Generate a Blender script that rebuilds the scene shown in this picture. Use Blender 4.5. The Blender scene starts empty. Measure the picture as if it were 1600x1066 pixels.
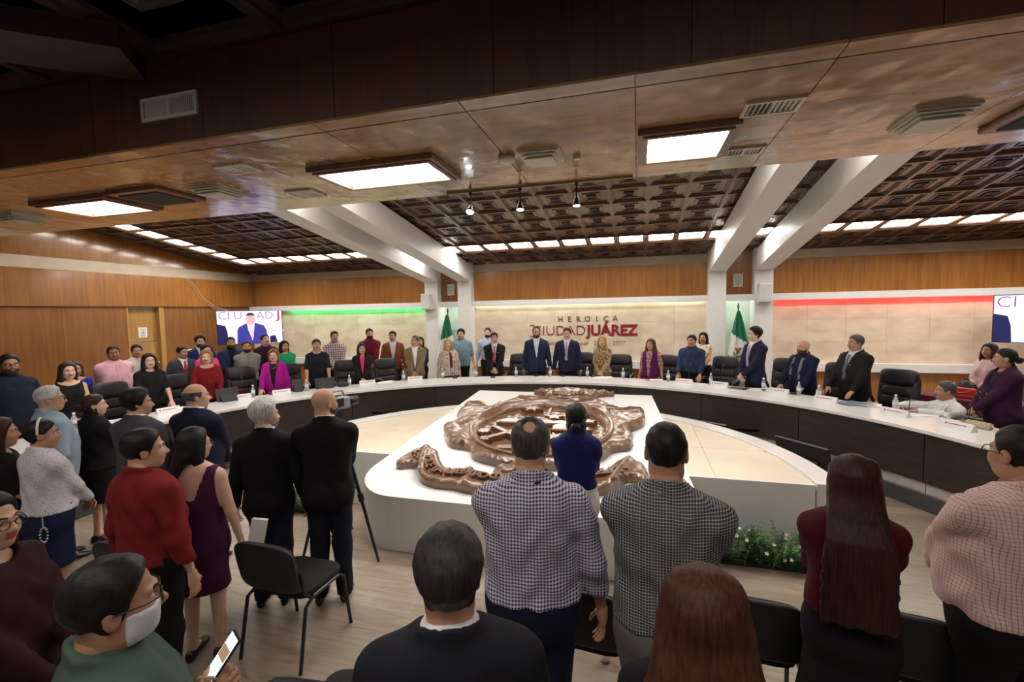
import bpy, math, random
import numpy as np
from mathutils import Matrix, Vector
random.seed(7); np.random.seed(7)
S = bpy.context.scene
COL = S.collection
R_ = math.radians
# ---------------------------------------------------------------- camera
FPX = 711.0; CAM_H = 2.34
_psi, _pit, _rol = R_(15.5), R_(-3.8), R_(1.1)
F0 = np.array([-math.sin(_psi)*math.cos(_pit), math.cos(_psi)*math.cos(_pit), math.sin(_pit)])
R0 = np.array([math.cos(_psi), math.sin(_psi), 0.0]); U0 = np.cross(R0, F0)
RV = math.cos(_rol)*R0 - math.sin(_rol)*U0; UV_ = math.sin(_rol)*R0 + math.cos(_rol)*U0
CAM = np.array([0.0, 0.0, CAM_H])
cd = bpy.data.cameras.new('camera'); cd.lens = 36*FPX/1600; cd.sensor_width = 36; cd.clip_start = .05
cam = bpy.data.objects.new('camera', cd); COL.objects.link(cam)
cam.matrix_world = Matrix(((RV[0], UV_[0], -F0[0], 0), (RV[1], UV_[1], -F0[1], 0), (RV[2], UV_[2], -F0[2], CAM_H), (0, 0, 0, 1)))
S.camera = cam
# ---------------------------------------------------------------- world, exposure
W = bpy.data.worlds.new('world'); S.world = W; W.use_nodes = True
W.node_tree.nodes['Background'].inputs[0].default_value = (1.0, .93, .86, 1)
W.node_tree.nodes['Background'].inputs[1].default_value = .10
S.view_settings.view_transform = 'Standard'; S.view_settings.look = 'None'
S.view_settings.gamma = 1; S.view_settings.use_curve_mapping = False
S.view_settings.exposure = 0.3
PANEL = 17.0        # strength of the ceiling light panels
# ---------------------------------------------------------------- pixel -> place (a pixel gives a direction, a surface the distance)
def ray(x, y): return F0 + RV*(x-800)/FPX - UV_*(y-533)/FPX
def atz(x, y, z):
    d = ray(x, y); return CAM + d*((z-CAM_H)/d[2])
def atY(x, y, Y):
    d = ray(x, y); return CAM + d*(Y/d[1])
def atX(x, y, X):
    d = ray(x, y); return CAM + d*(X/d[0])
TC = np.array([-1.36, 3.85])      # centre of the round council table
def onr(x, y, r):
    d = ray(x, y); a = d[0]**2+d[1]**2; b = -2*(d[0]*TC[0]+d[1]*TC[1]); c = TC@TC - r*r
    return CAM + d*((-b+math.sqrt(b*b-4*a*c))/2/a)
# ---------------------------------------------------------------- materials
_mc = {}
def _new(name):
    m = bpy.data.materials.new(name); m.use_nodes = True
    nt = m.node_tree; return m, nt, nt.nodes['Principled BSDF']
def _n(nt, t, **kw):
    n = nt.nodes.new(t)
    for k, v in kw.items():
        if k.startswith('i_'): n.inputs[k[2:].replace('_', ' ')].default_value = v
        else: setattr(n, k, v)
    return n
def _coord(nt, scale=(1, 1, 1), rot=(0, 0, 0), kind='Object', attr=None):
    if attr: a = _n(nt, 'ShaderNodeAttribute', attribute_name=attr); out = a.outputs['Vector']
    else: a = _n(nt, 'ShaderNodeTexCoord'); out = a.outputs[kind]
    mp = _n(nt, 'ShaderNodeMapping'); mp.inputs['Scale'].default_value = scale; mp.inputs['Rotation'].default_value = rot
    nt.links.new(out, mp.inputs[0]); return mp.outputs[0]
def _ramp(nt, fac, stops, interp='LINEAR'):
    r = _n(nt, 'ShaderNodeValToRGB'); r.color_ramp.interpolation = interp
    el = r.color_ramp.elements
    while len(el) < len(stops): el.new(.5)
    for e, (p, c) in zip(el, stops): e.position = p; e.color = (*c[:3], 1)
    nt.links.new(fac, r.inputs[0]); return r.outputs[0]
def _bump(nt, b, h, strength, dist=.01):
    n = _n(nt, 'ShaderNodeBump'); n.inputs['Strength'].default_value = strength; n.inputs['Distance'].default_value = dist
    nt.links.new(h, n.inputs['Height']); nt.links.new(n.outputs[0], b.inputs['Normal'])
def plain(name, c, rough=.5, metal=0., spec=.5, var=.08, nscale=6., bump=0., coat=0., alpha=1., trans=0., emit=0.):
    k = ('p', name)
    if k in _mc: return _mc[k]
    m, nt, b = _new(name)
    b.inputs['Roughness'].default_value = rough; b.inputs['Metallic'].default_value = metal
    b.inputs['Specular IOR Level'].default_value = spec; b.inputs['Coat Weight'].default_value = coat
    b.inputs['Alpha'].default_value = alpha; b.inputs['Transmission Weight'].default_value = trans
    ns = _n(nt, 'ShaderNodeTexNoise', i_Scale=nscale, i_Detail=3.)
    nt.links.new(_coord(nt), ns.inputs['Vector'])
    lo = tuple(max(0, v*(1-var)) for v in c); hi = tuple(min(1, v*(1+var)) for v in c)
    nt.links.new(_ramp(nt, ns.outputs[0], [(.3, lo), (.7, hi)]), b.inputs['Base Color'])
    if bump: _bump(nt, b, ns.outputs[0], bump)
    if emit: b.inputs['Emission Color'].default_value = (*c, 1); b.inputs['Emission Strength'].default_value = emit
    _mc[k] = m; return m
def wood(name, c1, c2, stretch=(14, 14, .8), rough=.3, coat=.4, bump=.05, warp=0., sc=1.):
    k = ('w', name)
    if k in _mc: return _mc[k]
    m, nt, b = _new(name)
    b.inputs['Roughness'].default_value = rough; b.inputs['Coat Weight'].default_value = coat; b.inputs['Coat Roughness'].default_value = .12
    v = _coord(nt, stretch)
    oi = _n(nt, 'ShaderNodeObjectInfo'); ad = _n(nt, 'ShaderNodeVectorMath', operation='ADD')
    cb = _n(nt, 'ShaderNodeCombineXYZ'); ml = _n(nt, 'ShaderNodeMath', operation='MULTIPLY'); ml.inputs[1].default_value = 37.
    nt.links.new(oi.outputs['Random'], ml.inputs[0]); nt.links.new(ml.outputs[0], cb.inputs[0]); nt.links.new(ml.outputs[0], cb.inputs[2])
    nt.links.new(v, ad.inputs[0]); nt.links.new(cb.outputs[0], ad.inputs[1])
    ns = _n(nt, 'ShaderNodeTexNoise', i_Scale=1.*sc, i_Detail=6., i_Distortion=1.2)
    nt.links.new(ad.outputs[0], ns.inputs['Vector'])
    big = _n(nt, 'ShaderNodeTexNoise', i_Scale=.9, i_Detail=2.); nt.links.new(_coord(nt), big.inputs['Vector'])
    mx = _n(nt, 'ShaderNodeMath', operation='ADD'); nt.links.new(ns.outputs[0], mx.inputs[0])
    m2 = _n(nt, 'ShaderNodeMath', operation='MULTIPLY_ADD'); m2.inputs[1].default_value = .7; m2.inputs[2].default_value = -.35
    nt.links.new(big.outputs[0], m2.inputs[0]); nt.links.new(m2.outputs[0], mx.inputs[1])
    mr = _n(nt, 'ShaderNodeMath', operation='MULTIPLY_ADD'); mr.inputs[1].default_value = .16; mr.inputs[2].default_value = -.08
    nt.links.new(oi.outputs['Random'], mr.inputs[0]); m3 = _n(nt, 'ShaderNodeMath', operation='ADD')
    nt.links.new(mx.outputs[0], m3.inputs[0]); nt.links.new(mr.outputs[0], m3.inputs[1])
    nt.links.new(_ramp(nt, m3.outputs[0], [(.25, c1), (.75, c2)]), b.inputs['Base Color'])
    if warp:
        wn = _n(nt, 'ShaderNodeTexNoise', i_Scale=1.6, i_Detail=2.); nt.links.new(_coord(nt, (1.4, 1, 1)), wn.inputs['Vector'])
        _bump(nt, b, wn.outputs[0], warp, .12)
    elif bump: _bump(nt, b, ns.outputs[0], bump)
    _mc[k] = m; return m
def emit(name, c, s):
    k = ('e', name)
    if k in _mc: return _mc[k]
    m, nt, b = _new(name); b.inputs['Base Color'].default_value = (*c, 1)
    b.inputs['Emission Color'].default_value = (*c, 1); b.inputs['Emission Strength'].default_value = s
    _mc[k] = m; return m
# ---------------------------------------------------------------- mesh helpers
class MB:
    def __init__(s): s.v = []; s.f = []; s.m = []; s.n = 0
    def add(s, v, f, m=0):
        s.v.extend([tuple(p) for p in v]); s.f.extend([tuple(i+s.n for i in q) for q in f]); s.m.extend([m]*len(f)); s.n += len(v); return s
    def box(s, x0, x1, y0, y1, z0, z1, m=0, M=None):
        v = [(x, y, z) for z in (z0, z1) for y in (y0, y1) for x in (x0, x1)]
        if M is not None: v = [tuple(M @ Vector(p)) for p in v]
        return s.add(v, [(0, 2, 3, 1), (4, 5, 7, 6), (0, 1, 5, 4), (2, 6, 7, 3), (0, 4, 6, 2), (1, 3, 7, 5)], m)
    def prism(s, poly, z0, z1, m=0, M=None, ztop=None):
        n = len(poly)
        v = [(x, y, z0) for x, y in poly] + [(x, y, (ztop(x, y) if ztop else z1)) for x, y in poly]
        if M is not None: v = [tuple(M @ Vector(p)) for p in v]
        return s.add(v, [tuple(range(n))[::-1], tuple(range(n, 2*n))] + [(i, (i+1) % n, n+(i+1) % n, n+i) for i in range(n)], m)
    def tube(s, pts, r, seg=8, m=0, cap=True, closed=False):
        P = [Vector(p) for p in pts]; n = len(P); rr = r if isinstance(r, (list, tuple)) else [r]*n
        v = []; up = None
        for i, p in enumerate(P):
            t = (P[(i+1) % n]-P[i-1]) if closed else (P[min(i+1, n-1)]-P[max(i-1, 0)])
            t.normalize()
            if up is None: up = Vector((0, 0, 1)) if abs(t.z) < .9 else Vector((1, 0, 0))
            a = t.cross(up); a.normalize(); b = a.cross(t); b.normalize(); up = b
            for k in range(seg):
                th = 2*math.pi*k/seg; v.append(tuple(p+(a*math.cos(th)+b*math.sin(th))*rr[i]))
        f = []
        for i in range(n if closed else n-1):
            for k in range(seg):
                j = (i+1) % n; f.append((i*seg+k, i*seg+(k+1) % seg, j*seg+(k+1) % seg, j*seg+k))
        if cap and not closed: f += [tuple(range(seg))[::-1], tuple(range((n-1)*seg, n*seg))]
        return s.add(v, f, m)
    def lathe(s, prof, seg=16, m=0, M=None):
        v = []; n = len(prof)
        for r, z in prof:
            for k in range(seg):
                th = 2*math.pi*k/seg; v.append((r*math.cos(th), r*math.sin(th), z))
        f = [(i*seg+k, i*seg+(k+1) % seg, (i+1)*seg+(k+1) % seg, (i+1)*seg+k) for i in range(n-1) for k in range(seg)]
        f += [tuple(range(seg))[::-1], tuple(range((n-1)*seg, n*seg))]
        if M is not None: v = [tuple(M @ Vector(p)) for p in v]
        return s.add(v, f, m)
    def rings(s, loops, m=0, closed=True, cap=True, M=None):
        n = len(loops[0]); v = [p for l in loops for p in l]
        if M is not None: v = [tuple(M @ Vector(p)) for p in v]
        f = [(i*n+k, i*n+(k+1) % n, (i+1)*n+(k+1) % n, (i+1)*n+k) for i in range(len(loops)-1) for k in range(n if closed else n-1)]
        if cap: f += [tuple(range(n))[::-1], tuple(range((len(loops)-1)*n, len(loops)*n))]
        return s.add(v, f, m)
def props(o, label=None, cat=None, group=None, kind=None):
    if label: o['label'] = label
    if cat: o['category'] = cat
    if group: o['group'] = group
    if kind: o['kind'] = kind
    return o
def obj(name, mb, mats, parent=None, smooth=False, M=None, bevel=0, **kw):
    me = bpy.data.meshes.new(name); me.from_pydata(mb.v, [], mb.f)
    if not isinstance(mats, (list, tuple)): mats = [mats]
    for x in mats: me.materials.append(x)
    if len(mats) > 1: me.polygons.foreach_set('material_index', mb.m)
    if smooth: me.polygons.foreach_set('use_smooth', [True]*len(me.polygons))
    me.validate(); me.update()
    o = bpy.data.objects.new(name, me); COL.objects.link(o)
    if parent: o.parent = parent
    if M is not None: o.matrix_local = M
    if bevel:
        b = o.modifiers.new('bevel', 'BEVEL'); b.width = bevel; b.segments = 2; b.limit_method = 'ANGLE'; b.angle_limit = R_(40)
        me.polygons.foreach_set('use_smooth', [True]*len(me.polygons))
        w = o.modifiers.new('wn', 'WEIGHTED_NORMAL'); w.keep_sharp = False
    return props(o, **kw)
def empty(name, loc=(0, 0, 0), rz=0, **kw):
    o = bpy.data.objects.new(name, None); COL.objects.link(o); o.location = loc; o.rotation_euler = (0, 0, rz); o.empty_display_size = .1
    return props(o, **kw)
def copy_tree(o, parent=None, **kw):
    c = o.copy(); COL.objects.link(c)
    if parent: c.parent = parent
    for ch in list(o.children): copy_tree(ch, c)
    return props(c, **kw)
def piece(src, parent, M):
    c = src.copy(); COL.objects.link(c); c.parent = parent; c.matrix_local = M; return c
def arc(cx, cy, r, a0, a1, n): return [(cx+r*math.cos(R_(a0+(a1-a0)*i/n)), cy+r*math.sin(R_(a0+(a1-a0)*i/n))) for i in range(n+1)]
T_ = Matrix.Translation
def RZ(a): return Matrix.Rotation(a, 4, 'Z')
def text_mesh(name, body, size, mat, M, parent=None, extrude=.01, space=1., align='CENTER', bold=0., **kw):
    c = bpy.data.curves.new(name, 'FONT'); c.body = body; c.size = size; c.extrude = extrude; c.space_character = space
    c.align_x = align; c.offset = bold; c.resolution_u = 3
    t = bpy.data.objects.new('t', c); COL.objects.link(t)
    me = bpy.data.meshes.new_from_object(t); bpy.data.objects.remove(t); bpy.data.curves.remove(c)
    me.name = name; me.materials.clear(); me.materials.append(mat)
    o = bpy.data.objects.new(name, me); COL.objects.link(o)
    if parent: o.parent = parent
    o.matrix_local = M; return props(o, **kw)
# ================================================================ THE ROOM
XL, XR, YB = -11.8, 9.1, 11.8           # left wall, right wall, back wall
PZ = .18                                  # height of the raised floor behind the table
ZS, YS0, YS1 = 3.73, 2.92, 5.12           # wooden soffit: height, near edge, far edge
def ceil_z(y): return 3.585 + .15*(YB-y)
veneer = wood('honey_veneer', (.235, .088, .017), (.40, .165, .036), rough=.28, coat=.8, bump=.02)
veneer_d = wood('brown_veneer', (.17, .060, .013), (.29, .108, .024), rough=.35, coat=.35)
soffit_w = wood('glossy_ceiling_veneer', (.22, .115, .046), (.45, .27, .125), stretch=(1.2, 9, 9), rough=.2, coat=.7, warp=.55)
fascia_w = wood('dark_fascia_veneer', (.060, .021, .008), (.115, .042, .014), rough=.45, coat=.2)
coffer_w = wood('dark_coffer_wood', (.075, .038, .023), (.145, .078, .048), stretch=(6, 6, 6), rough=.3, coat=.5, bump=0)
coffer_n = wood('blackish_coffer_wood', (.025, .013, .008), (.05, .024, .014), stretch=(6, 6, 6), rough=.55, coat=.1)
white = plain('white_paint', (.80, .79, .77), rough=.45, var=.02)
gloss_white = plain('gloss_white_laminate', (.84, .83, .81), rough=.22, var=.015, coat=.3)
beige = plain('beige_stone_strip', (.52, .43, .31), rough=.6, var=.1, nscale=3)
black = plain('black_plastic', (.012, .012, .013), rough=.4, var=.05)
steel = plain('brushed_steel', (.55, .54, .52), rough=.3, metal=.9, var=.05)
lamp = emit('light_panel_diffuser', (1.0, .95, .88), PANEL)

def floor_mat():
    m, nt, b = _new('greyish_oak_laminate'); b.inputs['Roughness'].default_value = .38
    br = _n(nt, 'ShaderNodeTexBrick', offset=.37); br.inputs['Scale'].default_value = 1.; br.inputs['Mortar Size'].default_value = .0015
    br.inputs['Brick Width'].default_value = 1.25; br.inputs['Row Height'].default_value = .19
    for i, c in ((1, (.31, .24, .18)), (2, (.39, .315, .24)), (3, (.22, .17, .125))): br.inputs[i].default_value = (*c, 1)
    nt.links.new(_coord(nt), br.inputs['Vector'])
    ns = _n(nt, 'ShaderNodeTexNoise', i_Scale=1., i_Detail=7., i_Distortion=2.); nt.links.new(_coord(nt, (1.6, 16, 1)), ns.inputs['Vector'])
    mx = _n(nt, 'ShaderNodeMixRGB', blend_type='MULTIPLY'); mx.inputs[0].default_value = .75
    nt.links.new(br.outputs[0], mx.inputs[1]); nt.links.new(_ramp(nt, ns.outputs[0], [(.3, (.62, .58, .54)), (.62, (1, 1, 1))]), mx.inputs[2])
    nt.links.new(mx.outputs[0], b.inputs['Base Color']); return m
obj('floor', MB().box(XL-.3, XR+.3, -3.5, YB+1.0, -.12, 0), floor_mat(), kind='structure')
granite = plain('dark_speckled_granite', (.055, .06, .065), rough=.3, var=.9, nscale=220)
carpet = plain('grey_platform_floor', (.32, .28, .24), rough=.6)
# raised floor ring behind the table
def ring_out(a):
    c, s = math.cos(a), math.sin(a); t = 1e9
    if c < 0: t = min(t, (XL+.02-TC[0])/c)
    if c > 0: t = min(t, (XR-.02-TC[0])/c)
    if s > 0: t = min(t, (YB-.02-TC[1])/s)
    if s < 0: t = min(t, (3.0-TC[1])/s)
    return TC[0]+t*c, TC[1]+t*s
angs = [R_(-8+a*196/98) for a in range(99)]
inn = [(TC[0]+5.0*math.cos(a), TC[1]+5.0*math.sin(a)) for a in angs]; out = [ring_out(a) for a in angs]
mb = MB()
for i in range(98): mb.prism([inn[i], inn[i+1], out[i+1], out[i]], 0.001, PZ)
plat = obj('floor_platform', mb, carpet, kind='structure', label='raised grey floor behind the round table')
mb = MB(); rr = [arc(*TC, r, -8, 188, 98) for r in (4.97, 5.0)]
mb.rings([[(*rr[0][i], 0.001), (*rr[1][i], 0.001), (*rr[1][i], PZ+.004), (*rr[0][i], PZ+.004)] for i in range(99)])
obj('granite_riser', mb, granite, plat)

# ---- coffered sloping ceiling
t = .61; th = math.atan(.15); ct, st = math.cos(th), math.sin(th)
ceil = obj('ceiling', MB().add([(XL, YS1-.1, ceil_z(YS1-.1)+.1), (XR, YS1-.1, ceil_z(YS1-.1)+.1), (XR, YB, ceil_z(YB)+.1), (XL, YB, ceil_z(YB)+.1)] +
            [(XL, YS1-.1, ceil_z(YS1-.1)+.14), (XR, YS1-.1, ceil_z(YS1-.1)+.14), (XR, YB, ceil_z(YB)+.14), (XL, YB, ceil_z(YB)+.14)],
            [(0, 1, 2, 3), (7, 6, 5, 4), (0, 4, 5, 1), (1, 5, 6, 2), (2, 6, 7, 3), (3, 7, 4, 0)]), coffer_w, kind='structure')
def coffer(name, prof, m):
    mb = MB(); loops = [[(h, h, z), (-h, h, z), (-h, -h, z), (h, -h, z)] for h, z in prof]
    mb.rings(loops, cap=False); n = mb.n; mb.add([], [(n-1, n-2, n-3, n-4)] if 0 else [])
    mb.f.append((n-4, n-3, n-2, n-1)); mb.m.append(0)
    o = obj(name, mb, m); COL.objects.unlink(o); return o
cof = coffer('coffer', [(.305, .05), (.305, -.028), (.283, -.030), (.282, -.016), (.262, -.018), (.260, -.002), (.238, -.003), (.236, .008), (.150, .008), (.149, -.003), (.132, -.005), (.130, .006), (.085, .006), (.083, -.012), (.05, -.014), (.048, -.004), (.02, -.010)], coffer_w)
cof.data.materials.append(plain('dark_motif', (.018, .010, .007), .5))
for i_ in range(12*4, len(cof.data.polygons)): cof.data.polygons[i_].material_index = 1
rib = coffer('ceiling_light_frame', [(.305, .05), (.305, -.05), (.290, -.05), (.28, -.035), (.245, -.03), (.235, .01)], coffer_w)
rib.data.polygons[-1].material_index = 0
def slope_M(x, s):     # s: distance along the slope from the back wall
    y = YB - s*ct; return T_((x, y, ceil_z(y)+.045)) @ Matrix.Rotation(-th, 4, 'X')
NX = [TC[0]+(i)*t for i in range(-17, 18)]
NX = [x for x in NX if XL+.3 < x < XR-.3]
k = 0; llab = {}
for j in range(0, 8):
    s = .62 + j*t - .30
    for i, x in enumerate(NX):
        lit = (j == 2 and 1 <= i <= len(NX)-2) or (2 < j and (i in (1, len(NX)-2)))
        M = slope_M(x, s)
        if lit:
            piece(rib, ceil, M)
            rowl = 'left row' if (j > 2 and i == 1) else 'right row' if j > 2 else 'back row left of the columns' if x < TC[0]-4 else 'back row right of the columns' if x > TC[0]+4 else 'back row over the wall lettering' if abs(x-TC[0]) < 3 else 'back row beside the white columns'
            llab[rowl] = llab.get(rowl, 0)+1; nth = ['first', 'second', 'third', 'fourth', 'fifth', 'sixth', 'seventh', 'eighth', 'ninth', 'tenth', 'eleventh', 'twelfth'][llab[rowl]-1]
            L = empty('ceiling_light', group='recessed light panels along the edge of the coffered ceiling', cat='light',
                      label='white ceiling light panel, %s of the %s' % (nth+(' from the back' if j > 2 else ' from the left'), rowl))
            L.matrix_world = M
            obj('diffuser', MB().box(-.262, .262, -.235, .235, -.004, .006), lamp, L)
        else: piece(cof, ceil, M)
# front row of the same panels, behind the soffit
for i, x in enumerate(NX[2:-2:2]):
    L = empty('ceiling_light', group='recessed light panels along the front of the coffered ceiling', cat='light', label='white recessed light panel behind the wooden soffit')
    L.matrix_world = slope_M(x, .62+9.4*t-.3)
    obj('diffuser', MB().box(-.262, .262, -.262, .262, -.012, .004), lamp, L)

# ---- soffit: sheets of veneer with joints
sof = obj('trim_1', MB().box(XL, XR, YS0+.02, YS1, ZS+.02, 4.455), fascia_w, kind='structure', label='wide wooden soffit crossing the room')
xs = [-11.7, -10.6, -9.4, -8.2, -7.05, -5.72, -4.5, -3.35, -2.3, -1.15, -.015, 1.09, 2.45, 3.7, 4.9, 6.1, 7.3, 8.5]
for a, b_ in zip(xs[:-1], xs[1:]):
    obj('veneer_sheet', MB().box(a+.004, b_-.004, YS0+.16, YS1+.003, ZS, ZS+.02), soffit_w, sof)
    obj('edge_strip', MB().box(a+.004, b_-.004, YS0, YS0+.152, ZS+.003, ZS+.021), soffit_w, sof)
for i in range(17):
    a = -11.7+i*1.2
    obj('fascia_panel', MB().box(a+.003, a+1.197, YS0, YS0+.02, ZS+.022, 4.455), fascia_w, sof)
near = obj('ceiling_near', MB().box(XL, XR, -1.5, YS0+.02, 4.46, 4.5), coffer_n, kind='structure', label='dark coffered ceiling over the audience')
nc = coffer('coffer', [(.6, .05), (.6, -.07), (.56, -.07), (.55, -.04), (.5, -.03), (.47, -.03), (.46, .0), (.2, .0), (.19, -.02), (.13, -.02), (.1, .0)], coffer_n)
for i in range(-5, 4):
    for j in range(3):
        x, y = -1.9+i*1.2, YS0-.62-j*1.2
        if j == 2 and -3 <= i <= 3:  # unseen panels added behind the camera to light the audience's backs
            L = empty('audience_fill_light', (x, y, 4.46), label='unseen ceiling light added over the audience behind the viewer', cat='light', group='added unseen lights over the audience')
            obj('frame', MB().box(-.6, .6, -.6, -.3, -.06, 0).box(-.6, .6, .3, .6, -.06, 0).box(-.6, -.3, -.3, .3, -.06, 0).box(.3, .6, -.3, .3, -.06, 0), coffer_n, L)
            obj('diffuser', MB().box(-.3, .3, -.3, .3, -.02, -.005), emit('audience_fill_diffuser', (1.0, .93, .85), 12.5), L)
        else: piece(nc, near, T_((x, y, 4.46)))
d = Vector((-.8, -.6, 0)); 
Mb = T_((-3.8, YS0-.02, 0)) @ RZ(math.atan2(d.y, d.x))
obj('dropped_beam', MB().box(0.02, 3.2, 0, .5, 4.24, 4.41, M=Mb), coffer_n, near)
# ---- back wall
wb = obj('wall_back', MB().box(XL-.2, TC[0]-4.0, YB, YB+.15, 0, 4.2).box(TC[0]-3.2, TC[0]+3.2, YB, YB+.15, 0, 4.2).box(TC[0]+4.0, XR+.2, YB, YB+.15, 0, 4.2)
         .box(TC[0]-4.0, TC[0]-3.2, YB, YB+.15, 2.5, 4.2).box(TC[0]+3.2, TC[0]+4.0, YB, YB+.15, 2.5, 4.2), beige, kind='structure')
def travertine():
    m, nt, b = _new('polished_travertine'); b.inputs['Roughness'].default_value = .35
    ns = _n(nt, 'ShaderNodeTexNoise', i_Scale=2.2, i_Detail=8.); oi = _n(nt, 'ShaderNodeObjectInfo')
    nt.links.new(_coord(nt, (1, 1, 2)), ns.inputs['Vector'])
    a = _n(nt, 'ShaderNodeMath', operation='MULTIPLY_ADD'); a.inputs[1].default_value = .22; a.inputs[2].default_value = -.11
    nt.links.new(oi.outputs['Random'], a.inputs[0]); s = _n(nt, 'ShaderNodeMath', operation='ADD')
    nt.links.new(a.outputs[0], s.inputs[0]); nt.links.new(ns.outputs[0], s.inputs[1])
    nt.links.new(_ramp(nt, s.outputs[0], [(.3, (.66, .53, .38)), (.7, (.84, .72, .56))]), b.inputs['Base Color']); return m
trav = travertine()
secs = [(XL, TC[0]-4.3), (TC[0]-2.95, TC[0]+2.95), (TC[0]+4.3, XR)]
for a, b_ in secs:
    n = round((b_-a)/.75); w = (b_-a)/n
    for i in range(n):
        for j in range(3):
            obj('stone_tile', MB().box(a+i*w+.0015, a+(i+1)*w-.0015, YB-.03-.002*((i+j) % 2), YB, 1.03+j*.49+.0015, 1.03+(j+1)*.49-.0015), trav, wb)
for a, b_ in secs + [(TC[0]-3.92, TC[0]-3.33), (TC[0]+3.33, TC[0]+3.92)]:
    big = b_-a > 1; n = max(1, round((b_-a)/1.22)); w = (b_-a)/n
    for i in range(n):
        obj('veneer_panel', MB().box(a+i*w+.001, a+(i+1)*w-.001, YB-.04, YB, 2.62, 3.40 if big else 3.7), veneer if big else veneer_d, wb)
        if big: obj('veneer_panel', MB().box(a+i*w+.001, a+(i+1)*w-.001, YB-.04, YB, PZ, .84), veneer, wb)
    if big:
        obj('stone_strip', MB().box(a, b_, YB-.03, YB, 3.405, 3.62), beige, wb)
        obj('white_ledge', MB().box(a, b_, YB-.14, YB, .84, 1.03), white, wb, bevel=.008)
    obj('white_band', MB().box(a, b_, YB-.17, YB-.145, 2.47, 2.62).box(a, b_, YB-.145, YB, 2.575, 2.62), white, wb)
# colour-washing strips tucked behind the white band
for nm, (a, b_), c, s in (('led_strip', (XL+1.4, TC[0]-4.3), (.03, .85, .27), 14.), ('led_strip', (TC[0]-2.9, TC[0]+2.9), (.95, 1., .82), 7.), ('led_strip', (TC[0]+4.3, XR-.3), (1., .04, .06), 11.)):
    L = obj(nm, MB().box(a+.03, b_-.03, YB-.12, YB-.095, 2.545, 2.574), emit('led_%d' % int(c[0]*100), c, s),
        label={.03: 'thin green light strip under the white band beside the left screen', .95: 'thin white light strip above the wall lettering', 1.: 'thin red light strip under the white band at right'}[c[0]], cat='light strip')
# ---- columns and raking beams
pale = plain('pale_green_glass_paint', (.62, .70, .62), rough=.25)
for sgn, side in ((-1, 'left'), (1, 'right')):
    for off, pos in ((3.14, 'inner'), (4.11, 'outer')):
        x = TC[0]+sgn*off
        c = obj('column', MB().box(x-.19, x+.19, YB-.30, YB+.14, PZ, 3.75), white, kind='structure', bevel=.006, label='white %s column of the %s pair' % (pos, side))
        y0 = YB-.30; y1 = YS1+.05
        zb = lambda y: 3.16+.15*(YB-.3-y)
        mb = MB().add([(x-.19, y0, zb(y0)), (x+.19, y0, zb(y0)), (x+.19, y0, ceil_z(y0)-.02), (x-.19, y0, ceil_z(y0)-.02),
                       (x-.19, y1, zb(y1)), (x+.19, y1, zb(y1)), (x+.19, y1, ceil_z(y1)-.02), (x-.19, y1, ceil_z(y1)-.02)],
                      [(0, 1, 2, 3), (7, 6, 5, 4), (0, 4, 5, 1), (1, 5, 6, 2), (2, 6, 7, 3), (3, 7, 4, 0)])
        obj('raking_beam', mb, white, c)
    # niche between the pair
    xa, xb = TC[0]+sgn*3.62-.40, TC[0]+sgn*3.62+.40
    nb = obj('niche_wall', MB().box(xa-.1, xb+.1, YB+.75, YB+.8, 0.001, 2.6).box(xa-.1, xa-.02, YB+.15, YB+.75, 0.001, 2.6).box(xb+.02, xb+.1, YB+.15, YB+.75, 0.001, 2.6).box(xa-.1, xb+.1, YB+.15, YB+.75, 2.52, 2.6), pale, kind='structure', label='pale green niche between the %s columns' % side)
    sw = obj('switch_plate', MB().box(-.035, .035, -.01, 0, -.06, .06).box(-.012, .012, -.014, -.008, -.03, .03, 1), [steel, white], M=T_((xa+.1 if sgn < 0 else xb-.1, YB+.745, 1.75)), label='grey switch plate inside the %s niche' % side, cat='switch')
    nl = obj('niche_lamp', MB().box(xa+.02, xb-.02, YB+.18, YB+.21, 2.49, 2.515), emit('niche_tube', (.95, 1, .9), 26.), label='slim white tube light in the top of the %s niche' % side, cat='light')
    # small wall speaker above the niche
    sx = TC[0]+sgn*3.62
    sp = empty('wall_speaker', (sx, YB-.04, 2.95), label='small cream framed speaker above the %s flag niche' % side, cat='speaker')
    obj('frame', MB().box(-.10, .10, -.03, 0, -.15, .15), plain('cream_plastic', (.66, .62, .52), .5), sp, bevel=.006)
    obj('grille', MB().box(-.078, .078, -.036, -.028, -.125, .125), plain('grey_grille', (.40, .42, .38), .8, nscale=120, bump=.4), sp)
    bx = TC[0]+sgn*4.11+(-.08 if sgn < 0 else .0)
    ls = empty('loudspeaker', (bx, YB-.312, 2.42), label='white box loudspeaker on the outer %s column' % side, cat='speaker')
    obj('cabinet', MB().prism([(-.15, 0), (-.13, -.2), (.13, -.2), (.15, 0)], 0, .42), white, ls, bevel=.012)
    obj('grille', MB().box(-.115, .115, -.212, -.198, .02, .40), plain('light_grey_grille', (.62, .62, .61), .7, nscale=150, bump=.4), ls, bevel=.004)
    obj('bracket', MB().box(-.03, .03, -.005, .008, .15, .27), black, ls)
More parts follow.
